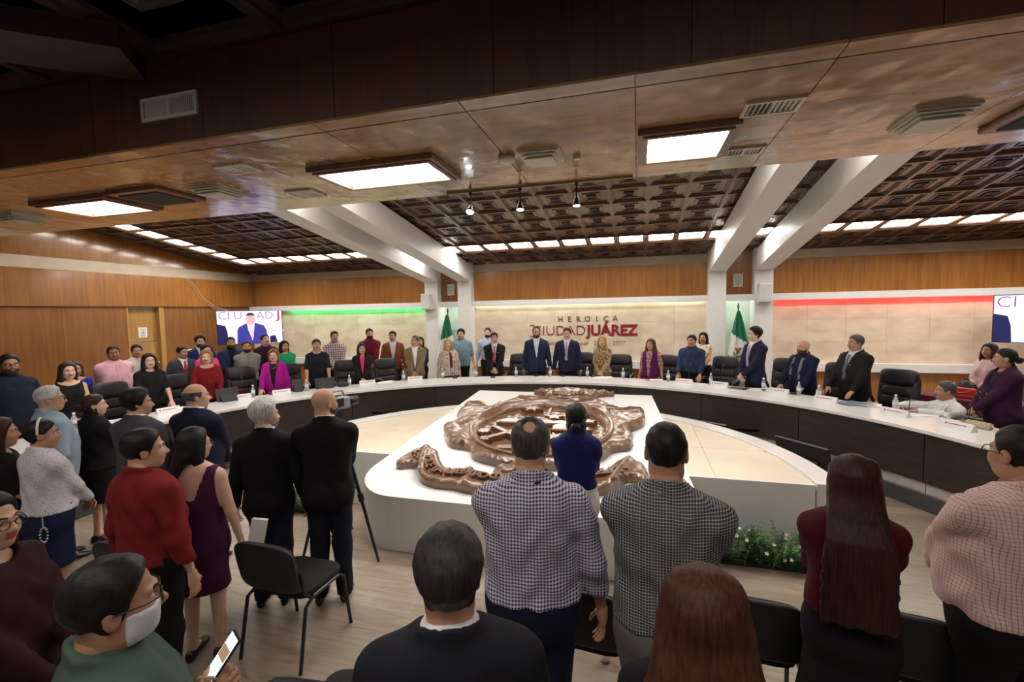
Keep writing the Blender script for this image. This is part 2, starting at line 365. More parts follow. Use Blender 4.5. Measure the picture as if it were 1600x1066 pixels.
# ---- left wall
wl = obj('wall_left', MB().box(XL-.15, XL, -2, 8.05, 0, 5.7).box(XL-.15, XL, 8.9, YB+.2, 0, 5.7).box(XL-.15, XL, 8.05, 8.9, 2.6, 5.7), veneer_d, kind='structure')
ys = [-1.9+1.24*i for i in range(9)]
ys = [y for y in ys if y < 8.0] + [8.05]
for a, b_ in list(zip(ys[:-1], ys[1:])) + [(8.92, 10.1), (10.1, 11.7)]:
    obj('veneer_panel', MB().box(XL, XL+.03, a+.002, b_-.002, PZ, 2.60), veneer_d, wl)
ys = [-1.9+1.9*i for i in range(8)] + [11.75]
for a, b_ in zip(ys[:-1], ys[1:]):
    obj('veneer_band', MB().box(XL, XL+.08, a+.001, b_-.001, 2.62, 3.38), veneer, wl)
    obj('stone_strip', MB().box(XL, XL+.05, a+.0005, b_-.0005, 3.385, 3.63), beige, wl)
    z0, z1 = ceil_z(a)+.05, ceil_z(b_)+.05
    obj('veneer_panel', MB().add([(XL+.03, a, 3.635), (XL+.03, b_, 3.635), (XL+.03, b_, max(z1, 3.64)), (XL+.03, a, z0), (XL, a, 3.635), (XL, b_, 3.635), (XL, b_, max(3.64, z1)), (XL, a, z0)], [(0, 1, 2, 3), (7, 6, 5, 4), (0, 4, 5, 1), (1, 5, 6, 2), (2, 6, 7, 3), (3, 7, 4, 0)]), veneer, wl)
door_w = wood('amber_door_veneer', (.34, .17, .045), (.46, .25, .075), rough=.35)
dr = obj('door_1', MB().box(XL-.10, XL-.06, 8.08, 8.82, PZ, 2.58), door_w, kind='structure', label='amber wooden door with a white notice in the left wall')
obj('door_frame', MB().box(XL-.12, XL+.05, 8.80, 8.92, PZ, 2.60).box(XL-.12, XL+.035, 8.04, 8.08, PZ, 2.6), door_w, dr)
obj('door_rail', MB().box(XL-.058, XL-.045, 8.10, 8.80, 1.76, 1.775), steel, dr)
obj('door_knob', MB().lathe([(.012, 0), (.012, .04), (.03, .05), (.033, .07), (.02, .085)], M=T_((XL-.06, 8.74, 1.2)) @ Matrix.Rotation(R_(90), 4, 'Y')), plain('brass', (.7, .5, .18), .25, metal=1.), dr, smooth=True)
paper = plain('white_paper', (.82, .81, .78), .8, var=.02); red_p = plain('red_print', (.6, .06, .07), .7); grey_p = plain('grey_print', (.35, .35, .36), .8)
def notice(y, z, w, h, lab, x):
    n = empty('notice', (x, y, z), label=lab, cat='notice')
    obj('sheet', MB().box(0, .004, -w/2, w/2, -h/2, h/2), paper, n)
    if w < .25:
        obj('print', MB().box(.004, .0055, -w*.35, w*.35, h*.28, h*.36).box(.004, .0055, -w*.3, w*.3, -h*.4, -h*.3).tube([(.005, .06*math.cos(a), .06*math.sin(a)-.01) for a in np.linspace(0, 6.283, 17)[:-1]], .005, 4, closed=True).box(.004, .0055, -.03, .03, -.04, .02), grey_p, n)
    else:
        obj('print', MB().tube([(.005, .075*math.cos(a), .075*math.sin(a)) for a in np.linspace(0, 6.283, 21)[:-1]], .006, 4, closed=True).box(.004, .006, -.012, .012, -.04, .04), red_p, n)
notice(8.45, 1.98, .2, .25, 'small printed notice on the amber wooden door', XL-.06)
notice(9.55, 1.33, .26, .26, 'square white notice with a red ring on the left wall', XL+.03)
cab = obj('wall_cable', MB().tube([(XL+.10, 9.6, 3.36), (XL+.11, 9.75, 3.2), (XL+.13, 10.0, 2.85), (XL+.2, 10.3, 2.6), (XL+.6, 10.6, 2.42)], .008, 6).tube([(XL+.10, 9.5, 3.36), (XL+.11, 9.7, 3.15), (XL+.13, 9.95, 2.8), (XL+.2, 10.25, 2.55), (XL+.6, 10.55, 2.40)], .006, 6), plain('pinkish_cable', (.5, .35, .33), .5), label='pair of thin cables hanging down to the left screen', cat='cable')
obj('wall_right', MB().box(XR, XR+.15, -2, YB+.2, 0, 5.7), veneer_d, kind='structure')
# ---- things in the soffit
fr_w = wood('reddish_frame_wood', (.13, .06, .035), (.22, .11, .065), rough=.35)
def soffit_light(x0, x1, y0, y1, lab):
    L = empty('recessed_light', ((x0+x1)/2, (y0+y1)/2, ZS), label=lab, cat='light')
    w, h = (x1-x0)/2, (y1-y0)/2; mb = MB()
    for a in ((-w-.07, w+.07, -h-.07, -h), (-w-.07, w+.07, h, h+.07), (-w-.07, -w, -h, h), (w, w+.07, -h, h)): mb.box(*a, -.05, 0)
    for a in ((-w-.03, w+.03, -h-.03, -h+.01), (-w-.03, w+.03, h-.01, h+.03), (-w-.03, -w+.01, -h+.01, h-.01), (w-.01, w+.03, -h+.01, h-.01)): mb.box(*a, -.065, -.045)
    obj('frame', mb, fr_w, L, bevel=.004)
    obj('diffuser', MB().box(-w, w, -h, h, -.015, -.002), lamp, L)
soffit_light(-6.86, -5.80, 3.82, 4.38, 'long wood framed soffit light beside the dark panel, leftmost of three')
soffit_light(-2.96, -1.80, 3.80, 4.36, 'long wood framed soffit light, middle of the three')
soffit_light(.07, .68, 3.85, 4.48, 'square wood framed soffit light beside the slotted vent')
cream = plain('cream_metal', (.62, .60, .52), .45, var=.04)
def diffuser(x, y, s, lab):
    n = empty('ceiling_diffuser', (x, y, ZS), label=lab, cat='vent')
    obj('frame', MB().box(-s, s, -s, s, -.015, 0), cream, n)
    for k, (q, z) in enumerate(((.95, -.03), (.82, -.05), (.68, -.072))):
        obj('louvre', MB().rings([[(a*q*s, b*q*s, z0) for a, b in ((1, 1), (-1, 1), (-1, -1), (1, -1))] for q, z0 in ((q*.9, z+.02), (q, z+.006), (q, z))]), cream, n)
diffuser(-.83, 4.10, .185, 'stepped square ceiling diffuser beside the round smoke detector')
diffuser(-4.45, 4.08, .21, 'stepped square ceiling diffuser beside the dark soffit panel')
diffuser(2.12, 4.22, .20, 'stepped square ceiling diffuser at the right of the soffit')
diffuser(-8.0, 4.25, .21, 'stepped square ceiling diffuser at the far left of the soffit')
def vent(x, y, w, h, lab, M=None, n=9, z=None):
    e = empty('air_vent', (0, 0, 0), label=lab, cat='vent'); e.matrix_world = M if M is not None else T_((x, y, ZS))
    mb = MB()
    for a in ((-w, w, -h, -h+.025), (-w, w, h-.025, h), (-w, -w+.025, -h+.025, h-.025), (w-.025, w, -h+.025, h-.025), (-.01, .01, -h+.025, h-.025)): mb.box(*a, -.018, 0)
    obj('frame', mb, cream, e)
    obj('duct', MB().box(-w+.025, w-.025, -h+.025, h-.025, -.003, -.001), black, e)
    for i in range(n):
        xx = -w+.05+(2*w-.1)*i/(n-1)
        obj('slat', MB().box(-.004, .004, -h+.025, h-.025, -.014, .006), cream, e, M=T_((xx, 0, -.003)) @ Matrix.Rotation(R_(40 if i < n/2 else -40), 4, 'Y'))
vent(-3.62, 3.54, .18, .12, 'small slotted vent near the front of the soffit, left of the middle light')
vent(-3.66, 4.50, .17, .15, 'small slotted vent at the far edge of the soffit, left of the middle light')
vent(.90, 3.64, .185, .12, 'slotted vent in front of the square soffit light')
vent(.91, 4.57, .165, .095, 'narrow slotted vent at the far edge of the soffit near the square light')
vent(0, 0, .29, .09, 'white louvred grille on the dark fascia', M=T_((-3.63, YS0, 4.03)) @ Matrix.Rotation(R_(-90), 4, 'X') @ RZ(math.pi), n=26)
dp = empty('unlit_fixture', (-5.24, 4.0, ZS), label='dark wood framed panel without light beside the left soffit light', cat='light fixture')
dp2 = empty('unlit_fixture', (3.0, 4.35, ZS), label='dark wood framed panel at the right edge of the soffit', cat='light fixture')
for e in (dp, dp2):
    obj('frame', MB().box(-.36, .36, -.30, .30, -.045, 0), fr_w, e, bevel=.01)
    obj('mesh_panel', MB().box(-.28, .28, -.22, .22, -.055, -.044), plain('dark_mesh', (.03, .028, .028), .7, nscale=200, bump=.5), e)
obj('smoke_detector', MB().lathe([(.075, 0), (.078, -.025), (.07, -.045), (.045, -.055), (.01, -.058)], 24, M=T_((-1.14, 4.05, ZS))), cream, smooth=True, label='round cream smoke detector on the soffit', cat='smoke detector')
obj('sensor_box', MB().box(-.03, .03, -.03, .03, -.035, 0, M=T_((-.53, 4.23, ZS))), cream, bevel=.005, label='tiny square cream sensor box on the soffit', cat='sensor')
trk = obj('lamp_track', MB().box(-2.15, -.05, YS1-.10, YS1-.06, ZS-.022, ZS), plain('dull_brass', (.30, .24, .12), .45, metal=.5), label='thin track along the far edge of the soffit carrying three spot lamps', cat='track')
for i, (x, lab, tilt) in enumerate(((-1.86, 'left', -30), (-1.27, 'middle', -8), (-.64, 'right', 0))):
    e = empty('spot_lamp', (x, YS1-.08, ZS-.022), label='black hanging spot lamp, %s of the three on the track' % lab, cat='spot lamp')
    obj('stem', MB().tube([(0, 0, 0), (0, 0, -.16)], .008, 8).lathe([(.02, 0), (.02, -.03)], 10), black, e)
    Ms = T_((0, 0, -.16)) @ Matrix.Rotation(R_(tilt), 4, 'X')
    obj('shade', MB().lathe([(.018, .02), (.025, -.01), (.045, -.06), (.052, -.085), (.049, -.085), (.02, -.03)], 16, M=Ms), black, e, smooth=True)
    obj('bulb', MB().lathe([(.005, -.04), (.03, -.05), (.042, -.075), (.03, -.088), (.005, -.092)], 16, M=Ms), emit('spot_bulb', (.85, .95, 1), 30.), e, smooth=True)
    ld = bpy.data.lights.new('spot', 'SPOT'); ld.energy = 45; ld.spot_size = R_(80); ld.color = (.95, .98, 1); ld.shadow_soft_size = .05
    lo = bpy.data.objects.new('spot_beam', ld); COL.objects.link(lo); lo.parent = e; lo.matrix_local = Ms @ T_((0, 0, -.11))
# ---- wall lettering
maroon_p = plain('maroon_letters', (.25, .012, .03), .45); brown_p = plain('brown_letters', (.13, .045, .04), .5); gold_p = plain('tan_letters', (.42, .28, .16), .5)
Mt = lambda x, z: T_((x, YB-.038, z)) @ Matrix.Rotation(R_(90), 4, 'X')
sg = empty('wall_lettering', (0, 0, 0), label='maroon lettering on the stone wall naming the city', cat='lettering')
for i_, ch in enumerate('HEROICA'): text_mesh('letter', ch, .20, brown_p, Mt(-1.94+i_*.232, 2.03), sg, .008, bold=.001)
text_mesh('ciudad_text', 'CIUDAD', .37, maroon_p, Mt(-1.28, 1.68), sg, .010, space=1.0, align='RIGHT', bold=-.007)
text_mesh('juarez_text', 'JUÁREZ', .37, maroon_p, Mt(-1.26, 1.68), sg, .014, space=1.0, align='LEFT', bold=.012)
text_mesh('period_text', 'Gobierno Municipal   2024 | 2027', .165, gold_p, Mt(-1.43, 1.42), sg, .006, bold=0)
obj('ring_emblem', MB().tube([(-2.70+.11*math.cos(a), YB-.044, 1.80+.15*math.sin(a)) for a in np.linspace(-2.2, 2.2, 20)], .012, 6), maroon_p, sg)
# ================================================================ COUNCIL TABLE
TZ = .93
dark_lam = wood('dark_walnut_laminate', (.022, .014, .011), (.048, .03, .022), stretch=(3, 3, 30), rough=.45, coat=.05)
tab = empty('council_table', (TC[0], TC[1]+5.35, PZ), label='long curved council table with white top and dark wood front', cat='table')
Mi = T_((-TC[0], -TC[1]-5.35, -PZ))
def ringsec(r0, r1, a0, a1, z0, z1, n=14):
    A, B = arc(*TC, r0, a0, a1, n), arc(*TC, r1, a0, a1, n)
    return MB().rings([[(*A[i], z0), (*B[i], z0), (*B[i], z1), (*A[i], z1)] for i in range(n+1)])
seams = [-8, 9, 26.5, 44, 61.3, 78.7, 102, 120, 138, 156, 174, 188]
obj('worktop', ringsec(4.92, 5.75, -8, 188, TZ-.045, TZ, 120), gloss_white, tab, M=Mi, bevel=.006)
for a, b_ in zip(seams[:-1], seams[1:]):
    obj('front_panel', ringsec(4.99, 5.03, a+.06, b_-.06, .31, TZ-.047, 12), dark_lam, tab, M=Mi)
    obj('base_strip', ringsec(5.03, 5.06, a+.08, b_-.08, PZ+.005, .312, 10), plain('pale_grey_laminate', (.5, .48, .45), .4), tab, M=Mi)
for a in seams: obj('support', MB().box(-.02, .02, 0, .62, PZ+.001, TZ-.047, M=T_((TC[0], TC[1], 0)) @ RZ(R_(a-90)) @ T_((0, 5.06, 0))), dark_lam, tab, M=Mi)
# ================================================================ CENTRAL PODIUM
DC = (-1.4, 4.78); DR = 3.25; DZ = .655
stone_top = plain('cream_stone_inlay', (.74, .64, .49), rough=.35, var=.06, nscale=2.5)
pod = empty('round_podium', (DC[0], DC[1]+1.5, 0), label='low half-round white podium with cream top and a tilted plinth', cat='podium')
Mi = T_((-DC[0], -DC[1]-1.5, 0))
a = arc(*DC, DR-.24, 0, 180, 48)
obj('core', MB().prism(a, 0.002, DZ-.03), white, pod, M=Mi)
mb = MB(); A, B = arc(*DC, DR-.235, -.3, 180.3, 64), arc(*DC, DR, -.3, 180.3, 64)
mb.rings([[(*A[i], 0.002), (*B[i], 0.002), (*B[i], DZ+.012), (*A[i], DZ+.012)] for i in range(65)])
obj('rim', mb, gloss_white, pod, M=Mi, bevel=.006)
obj('front_face', MB().box(DC[0]-DR+.25, DC[0]+DR-.25, DC[1]-.03, DC[1]-.002, 0.002, DZ+.002), white, pod, M=Mi)
n = 7; w = 2*(DR-.25)/n
for i in range(n):
    x0, x1 = DC[0]-DR+.25+i*w, DC[0]-DR+.25+(i+1)*w; rr = DR-.25
    for k in range(3):
        y0, y1 = DC[1]+k*1.0, DC[1]+(k+1)*1.0
        pts = [(x, min(y1, DC[1]+math.sqrt(max(0, rr*rr-(x-DC[0])**2)))) for x in np.linspace(x1-.002, x0+.002, 9)]
        if max(p[1] for p in pts) <= y0+.05: continue
        pts = [(x, max(y, y0+.004)) for x, y in pts]
        obj('cream_slab', MB().prism([(x0+.002, y0+.002), (x1-.002, y0+.002)] + [(x, y-.002) for x, y in pts], DZ-.03, DZ), stone_top, pod, M=Mi)
# tilted white plinth carrying the carved crest
SX = -1.17
def sz(x, y): return .57+.149*(y-4.0)
def corner(cx, cy, r, a0, a1, n=12): return arc(cx, cy, r, a0, a1, n)
poly = [(SX+1.37, 7.08), (SX-1.37, 7.08)] + corner(SX-1.17, 4.38, .52, 175, 270) + corner(SX+1.17, 4.38, .52, 270, 365)
obj('plinth_body', MB().prism(poly, 0.003, 0, ztop=lambda x, y: sz(x, y)-.02), white, pod, M=Mi, smooth=False)
obj('plinth_top', MB().rings([[(x, y, sz(x, y)-.02) for x, y in poly], [(x, y, sz(x, y)) for x, y in poly]]), gloss_white, pod, M=Mi)
# ---- carved crest: relief built as height over the sloping top
def carved_mat():
    m, nt, b = _new('varnished_carved_wood'); b.inputs['Roughness'].default_value = .3; b.inputs['Coat Weight'].default_value = .7; b.inputs['Coat Roughness'].default_value = .18
    ns = _n(nt, 'ShaderNodeTexNoise', i_Scale=1., i_Detail=5., i_Distortion=1.); nt.links.new(_coord(nt, (3, 14, 3)), ns.inputs['Vector'])
    nt.links.new(_ramp(nt, ns.outputs[0], [(.3, (.11, .050, .022)), (.7, (.22, .11, .052))]), b.inputs['Base Color'])
    n2 = _n(nt, 'ShaderNodeTexNoise', i_Scale=28., i_Detail=2.); nt.links.new(_coord(nt), n2.inputs['Vector'])
    _bump(nt, b, n2.outputs[0], .3, .01); return m
carved = carved_mat()
MS = T_((SX, 5.5, sz(0, 5.5)+.001)) @ Matrix.Rotation(math.atan(.149), 4, 'X')
def inpoly(P, X, Y):
    ins = np.zeros(X.shape, bool); dist = np.full(X.shape, 9.)
    n = len(P)
    for i in range(n):
        (x1, y1), (x2, y2) = P[i], P[(i+1) % n]
        c = ((y1 > Y) != (y2 > Y)); xi = (x2-x1)*(Y-y1)/((y2-y1) if abs(y2-y1) > 1e-9 else 1e-9)+x1
        ins ^= c & (X < xi)
        ex, ey = x2-x1, y2-y1; tt = np.clip(((X-x1)*ex+(Y-y1)*ey)/(ex*ex+ey*ey+1e-12), 0, 1)
        dist = np.minimum(dist, np.hypot(X-x1-tt*ex, Y-y1-tt*ey))
    return ins, dist
def smooth_poly(P, k=6):
    n = len(P); o = []
    for i in range(n):
        p0, p1, p2, p3 = (np.array(P[(i+j-1) % n]) for j in range(4))
        for s in range(k):
            u = s/k; o.append(tuple(.5*((2*p1)+(-p0+p2)*u+(2*p0-5*p1+4*p2-p3)*u*u+(-p0+3*p1-3*p2+p3)*u**3)))
    return o
def relief(name, P, thick, parent, h=.02, fn=None, rough=.006, seed=1, mat=None):
    P = smooth_poly(P); P_ = np.array(P); lo = P_.min(0)-h; hi = P_.max(0)+h
    gx = np.arange(lo[0], hi[0]+h, h); gy = np.arange(lo[1], hi[1]+h, h); X, Y = np.meshgrid(gx, gy, indexing='ij')
    ins, d = inpoly(P, X, Y)
    # pull border samples on the outline
    Z = thick*(1-.22*np.exp(-d/.022)) + .5*rough*(np.sin(X*41+3*np.sin(Y*17+seed))+np.sin(Y*37+2.3*np.sin(X*23+seed)))*.5
    if fn: Z = fn(X, Y, Z, d)
    near = ins
    cell = near[:-1, :-1] & near[1:, :-1] & near[1:, 1:] & near[:-1, 1:]
    idx = -np.ones(X.shape, int); use = np.zeros(X.shape, bool)
    for a_, b_ in ((0, 0), (1, 0), (1, 1), (0, 1)): use[a_:a_+cell.shape[0], b_:b_+cell.shape[1]] |= cell
    idx[use] = np.arange(use.sum()); n0 = use.sum()
    v = [tuple(p) for p in np.c_[X[use], Y[use], Z[use]]]; f = []; edges = {}
    for i, j in np.argwhere(cell):
        q = (idx[i, j], idx[i+1, j], idx[i+1, j+1], idx[i, j+1]); f.append(q)
        for k in range(4):
            e = (q[k], q[(k+1) % 4])
            if (e[1], e[0]) in edges: del edges[(e[1], e[0])]
            else: edges[e] = 1
    low = {}
    for a_, b_ in edges:
        for q in (a_, b_):
            if q not in low: low[q] = len(v); v.append((v[q][0], v[q][1], 0))
        f.append((b_, a_, low[a_], low[b_]))
    # snap the stair-stepped border onto the outline
    PP = P_; PN = np.roll(P_, -1, 0)
    for q, l in low.items():
        p = np.array(v[q][:2]); e = PN-PP; tt = np.clip(((p-PP)*e).sum(1)/((e*e).sum(1)+1e-12), 0, 1); c = PP+e*tt[:, None]
        k = np.argmin(((c-p)**2).sum(1)); v[q] = (c[k][0], c[k][1], v[q][2]*.8); v[l] = (c[k][0], c[k][1], 0)
    m = MB(); m.add(v, f); return obj(name, m, mat or carved, parent, bevel=.004)
plate = [(-1.28, -.05), (-1.15, .09), (-1.24, .3), (-1.28, .53), (-1.25, .75), (-1.07, .8), (-.9, .68), (-.8, .76), (-.66, .96), (-.56, 1.09), (-.4, 1.14), (-.25, 1.04), (-.04, 1.06), (.11, .98), (.27, 1.05), (.45, 1.06), (.57, 1.12), (.7, 1.02), (.89, .78), (1.0, .75), (1.12, .8), (1.23, .74), (1.26, .52), (1.23, .37), (1.14, .24), (1.05, .15), (1.06, .05), (1.12, -.07), (1.08, -.32), (.9, -.42), (.8, -.62), (.62, -.78), (.36, -.9), (0, -.98), (-.39, -.9), (-.62, -.8), (-.72, -.62), (-.9, -.58), (-1.02, -.52), (-1.16, -.32)]
cs = empty('carved_shield', (0, 0, 0), label='large varnished carved wooden shield with oval ring on the white plinth', cat='carving'); cs.matrix_world = MS
def shield(X, Y, Z, d):
    r = np.hypot(X, Y*1.02)
    Z = Z + .02*np.exp(-((r-1.0)/.05)**2)*np.sin(np.arctan2(Y, X)*9)
    # scroll grooves on the lobes
    Z = Z + .025*np.exp(-((Y-.74+.15*(abs(X)-1))/.035)**2)*(abs(X) > .75) - .03*np.exp(-((Y-.62)/.03)**2)*(abs(X) > .8)
    Z = Z + .03*np.exp(-((Y-1.0)/.04)**2)*(abs(X) > .08)*(abs(X) < .55)
    Z = np.where(r < .80, .05+.006*np.sin(X*30)*np.sin(Y*34), Z); return Z
relief('plate', plate, .12, cs, .022, shield)
rp = MB(); loops = []
for i in range(64):
    a_ = 2*math.pi*i/64; c, s_ = math.cos(a_), math.sin(a_)
    loops.append([(r*c, r*s_/1.02, z) for r, z in ((.90, .09), (.895, .145), (.87, .16), (.85, .145), (.835, .125), (.80, .115), (.785, .05))])
loops.append(loops[0]); rp.rings(loops, closed=False, cap=False); obj('ring', rp, carved, cs, smooth=True)
def star(cx, cy, R, r, n, rot=0): return [(cx+(R if i % 2 == 0 else r)*math.cos(rot+math.pi*i/n), cy+(R if i % 2 == 0 else r)*.8*math.sin(rot+math.pi*i/n)) for i in range(2*n)]
def rel(name, P, z0, z1): obj(name, MB().rings([[(x, y, z0) for x, y in P], [(x, y, z1-.015) for x, y in P], [(np.mean([p[0] for p in P])+.85*(x-np.mean([p[0] for p in P])), np.mean([p[1] for p in P])+.85*(y-np.mean([p[1] for p in P])), z1) for x, y in P]]), carved, cs)
rel('star_relief', star(-.24, .58, .16, .07, 6), .04, .12)
rel('hill_relief', [(-.62, .12), (-.5, .2), (-.38, .14), (-.25, .24), (-.1, .16), (.05, .24), (.18, .16), (.3, .2), (.3, .08), (-.6, .06)], .04, .115)
rel('rifle_relief', [(-.62, -.12), (-.57, -.08), (-.1, -.42), (-.14, -.47)], .04, .13)
rel('rifle_relief', [(-.6, -.46), (-.55, -.5), (-.12, -.1), (-.17, -.06)], .04, .13)
rel('bird_relief', star(.12, .30, .14, .06, 5, .4), .04, .12)
rel('flower_relief', star(.45, .42, .11, .05, 5), .04, .12)
rel('flower_relief', star(.58, .2, .11, .05, 5, .5), .04, .12)
rel('flower_relief', star(.55, -.05, .10, .05, 5, .9), .04, .12)
rel('cog_relief', star(-.66, -.26, .10, .07, 8), .04, .125)
rel('cog_relief', star(-.58, -.47, .09, .06, 8), .04, .125)
rel('book_relief', [(-.4, -.62), (-.1, -.58), (.1, -.62), (.1, -.72), (-.1, -.68), (-.38, -.72)], .04, .12)
rel('building_relief', [(.15, -.12), (.15, .02), (.25, .08), (.35, .02), (.35, -.12)], .04, .125)
rel('leaf_relief', star(.22, -.30, .16, .06, 7), .04, .12)
rel('leaf_relief', star(.42, -.42, .14, .05, 6, .3), .04, .12)
rel('divider_relief', [(-.02, .76), (.02, .76), (.04, .1), (0, .1)], .04, .085)
ct_ = empty('carved_eagle', (0, 0, 0), label='spread carved wooden crest piece above the shield on the plinth', cat='carving'); ct_.matrix_world = MS
relief('wings', [(-.42, 1.46), (-.27, 1.54), (0, 1.56), (.2, 1.59), (.45, 1.57), (.84, 1.5), (.62, 1.42), (.50, 1.26), (.25, 1.18), (.06, 1.17), (-.18, 1.25), (-.2, 1.38)], .1, ct_, .018, lambda X, Y, Z, d: Z+.02*np.sin(X*46+Y*10)*np.exp(-((Y-1.42)/.12)**2), seed=5)
relief('breast', [(-.05, 1.22), (-.1, 1.36), (0, 1.46), (.2, 1.5), (.36, 1.44), (.4, 1.3), (.2, 1.2)], .15, ct_, .018, None, .012, 9)
rb = empty('carved_ribbon', (0, 0, 0), label='carved wooden ribbon with raised lettering along the front of the plinth', cat='carving'); rb.matrix_world = MS
Lr = [(-1.41, -1.08), (-1.35, -.81), (-1.24, -.74), (-1.07, -.77), (-1.0, -.87), (-.9, -1.03), (-.78, -1.15), (-.64, -1.16), (-.52, -1.10), (-.47, -1.16), (-.43, -1.24), (-.21, -1.21), (-.06, -1.21), (.1, -1.22), (.1, -1.42), (-.06, -1.43), (-.2, -1.47), (-.42, -1.49), (-.60, -1.45), (-.79, -1.45), (-.98, -1.37), (-1.1, -1.22), (-1.2, -1.10), (-1.34, -1.14)]
def rfold(X, Y, Z, d): return Z + .05*np.exp(-((X+1.15+.3*(Y+.9))/.05)**2) + .03*np.exp(-((X+.47)/.05)**2)
relief('ribbon_half', Lr, .10, rb, .018, rfold, .004, 3)
Rr = [(-(x)*.86+.06, y*.92-.02) for x, y in Lr if x < .05][::-1]
relief('ribbon_half', Rr, .10, rb, .018, lambda X, Y, Z, d: Z+.05*np.exp(-((X-1.04-.3*(Y+.85))/.05)**2), .004, 8)
path = [(-1.10, -.93), (-1.0, -1.12), (-.88, -1.27), (-.7, -1.31), (-.5, -1.3), (-.3, -1.34), (0, -1.32), (.3, -1.27), (.55, -1.21), (.75, -1.12), (.9, -.95)]
PP = smooth_poly(path, 8)[:80]; D = [0]
for p, q in zip(PP[:-1], PP[1:]): D.append(D[-1]+math.hypot(q[0]-p[0], q[1]-p[1]))
TXT = 'REFUGIO DE LA LIBERTAD CUSTODIA DE LA REPUBLICA'
for i, ch in enumerate(TXT):
    if ch == ' ': continue
    s_ = D[-1]*(i+.7)/(len(TXT)+.6); k = min(len(D)-2, max(0, int(np.searchsorted(D, s_))-1)); u = (s_-D[k])/(D[k+1]-D[k]+1e-9)
    x, y = PP[k][0]+(PP[k+1][0]-PP[k][0])*u, PP[k][1]+(PP[k+1][1]-PP[k][1])*u; an = math.atan2(PP[k+1][1]-PP[k][1], PP[k+1][0]-PP[k][0])
    text_mesh('letter', ch, .15, carved, T_((x, y, .112)) @ RZ(an) @ T_((0, -.045, 0)), rb, .022, bold=.004)
md = empty('carved_medallion', (0, 0, 0), label='small round carved medallion between the shield and the ribbon', cat='carving'); md.matrix_world = MS @ T_((-.12, -1.07, 0))
obj('disc', MB().lathe([(.165, 0), (.165, .05), (.14, .075), (.12, .06), (.09, .06)], 28), carved, md)
obj('boss', MB().lathe([(.085, .055), (.08, .09), (.05, .10), (.03, .085), (.01, .09)], 14), carved, md, smooth=True)
# ================================================================ TABLE THINGS
def tpos(x, y):
    p = atz(x, y, TZ); d = p[:2]-TC; r = np.linalg.norm(d); p[:2] = TC+d*min(1, 5.62/r); return p
def tface(p): return math.atan2(p[1]-TC[1], p[0]-TC[0])-math.pi/2     # local +Y points outwards, to the seat
clear = plain('clear_bottle_plastic', (.86, .89, .90), .08, trans=.75, var=.01); capw = plain('white_cap', (.8, .8, .8), .4, var=.02); lab_m = plain('pale_bottle_label', (.72, .76, .80), .5, var=.1, nscale=60)
b0 = empty('water_bottle', label='x', cat='bottle', group='water bottles on the council table')
obj('bottle', MB().lathe([(.028, 0), (.032, .006), (.032, .05), (.029, .06), (.032, .07), (.032, .13), (.028, .155), (.014, .18), (.013, .195)], 14), clear, b0, smooth=True)
obj('label', MB().lathe([(.0326, .075), (.0328, .078), (.0328, .122), (.0326, .125)], 14), lab_m, b0, smooth=True)
obj('cap', MB().lathe([(.015, .193), (.015, .212), (.012, .215)], 12), capw, b0)
BOT = [(87, 668, 'beside the woman in the sleeveless black top'), (392, 620, 'between the red top woman and the magenta blazer'), (479, 611, 'beside the dark tablet before the woman in black'), (543, 601, 'in front of the woman in the black blazer'),
       (630, 595, 'left of the tan jacket man'), (691, 590, 'in front of the blonde woman with the scarf'), (744, 589, 'left of the black suit with pink tie'), (807, 587, 'left of the bearded man in navy'), (861, 587, 'between the two men in navy suits'), (921, 587, 'left of the leopard print dress'),
       (980, 588, 'right of the leopard print dress'), (1049, 594, 'left of the denim shirt man'), (1116, 600, 'left of the flag'), (1196, 610, 'right of the clasped hands of the navy suit'), (1248, 618, 'in front of the guayabera shirt'), (1279, 624, 'left of the black suit with gold pin'), (1406, 641, 'beside the seated man, with dark cap behind'), (1480, 661, 'nearest the seated man, before his right hand')]
for i, (x, y, l) in enumerate(BOT):
    o = b0 if i == 0 else copy_tree(b0); o.location = tpos(x, y)+np.array([0, 0, .001]); o['label'] = 'clear water bottle on the table ' + l
m0 = empty('microphone', label='x', cat='microphone', group='gooseneck microphones on the council table')
obj('base', MB().prism([(-.05, -.06), (.05, -.06), (.045, .06), (-.045, .06)], 0, .025), black, m0, bevel=.006)
obj('stem', MB().tube([(0, .02, .02), (0, .03, .12), (0, .05, .22), (0, .1, .31)], .005, 6), black, m0)
obj('head', MB().tube([(0, .1, .31), (0, .115, .33), (0, .14, .36)], [.007, .012, .009], 8), black, m0, smooth=True)
MIC = [(381, 621, 'beside the bottle near the red top woman'), (427, 617, 'before the magenta blazer'), (711, 592, 'before the blonde woman with the scarf'), (770, 591, 'before the black suit with pink tie'), (838, 588, 'before the bearded man in navy'), (880, 588, 'before the navy suit with lilac tie'), (927, 590, 'before the leopard print dress'), (1074, 598, 'before the denim shirt man'), (1126, 602, 'left of the flag'), (1237, 617, 'before the guayabera shirt'), (1286, 622, 'left of the black suit with gold pin'), (1411, 645, 'beside the bottle of the seated man'), (1501, 664, 'left of the gold clutch'), (320, 640, 'behind the dark tablet near the balding man')]
for i, (x, y, l) in enumerate(MIC):
    o = m0 if i == 0 else copy_tree(m0); p = tpos(x, y); q_ = p[:2]-TC; q_ = q_/np.linalg.norm(q_)*.09; p[:2] += q_; o.location = p; o.rotation_euler = (0, 0, tface(p)); o['label'] = 'black gooseneck microphone on the table ' + l
n0 = empty('name_plate', label='x', cat='name plate', group='white name plates on the council table')
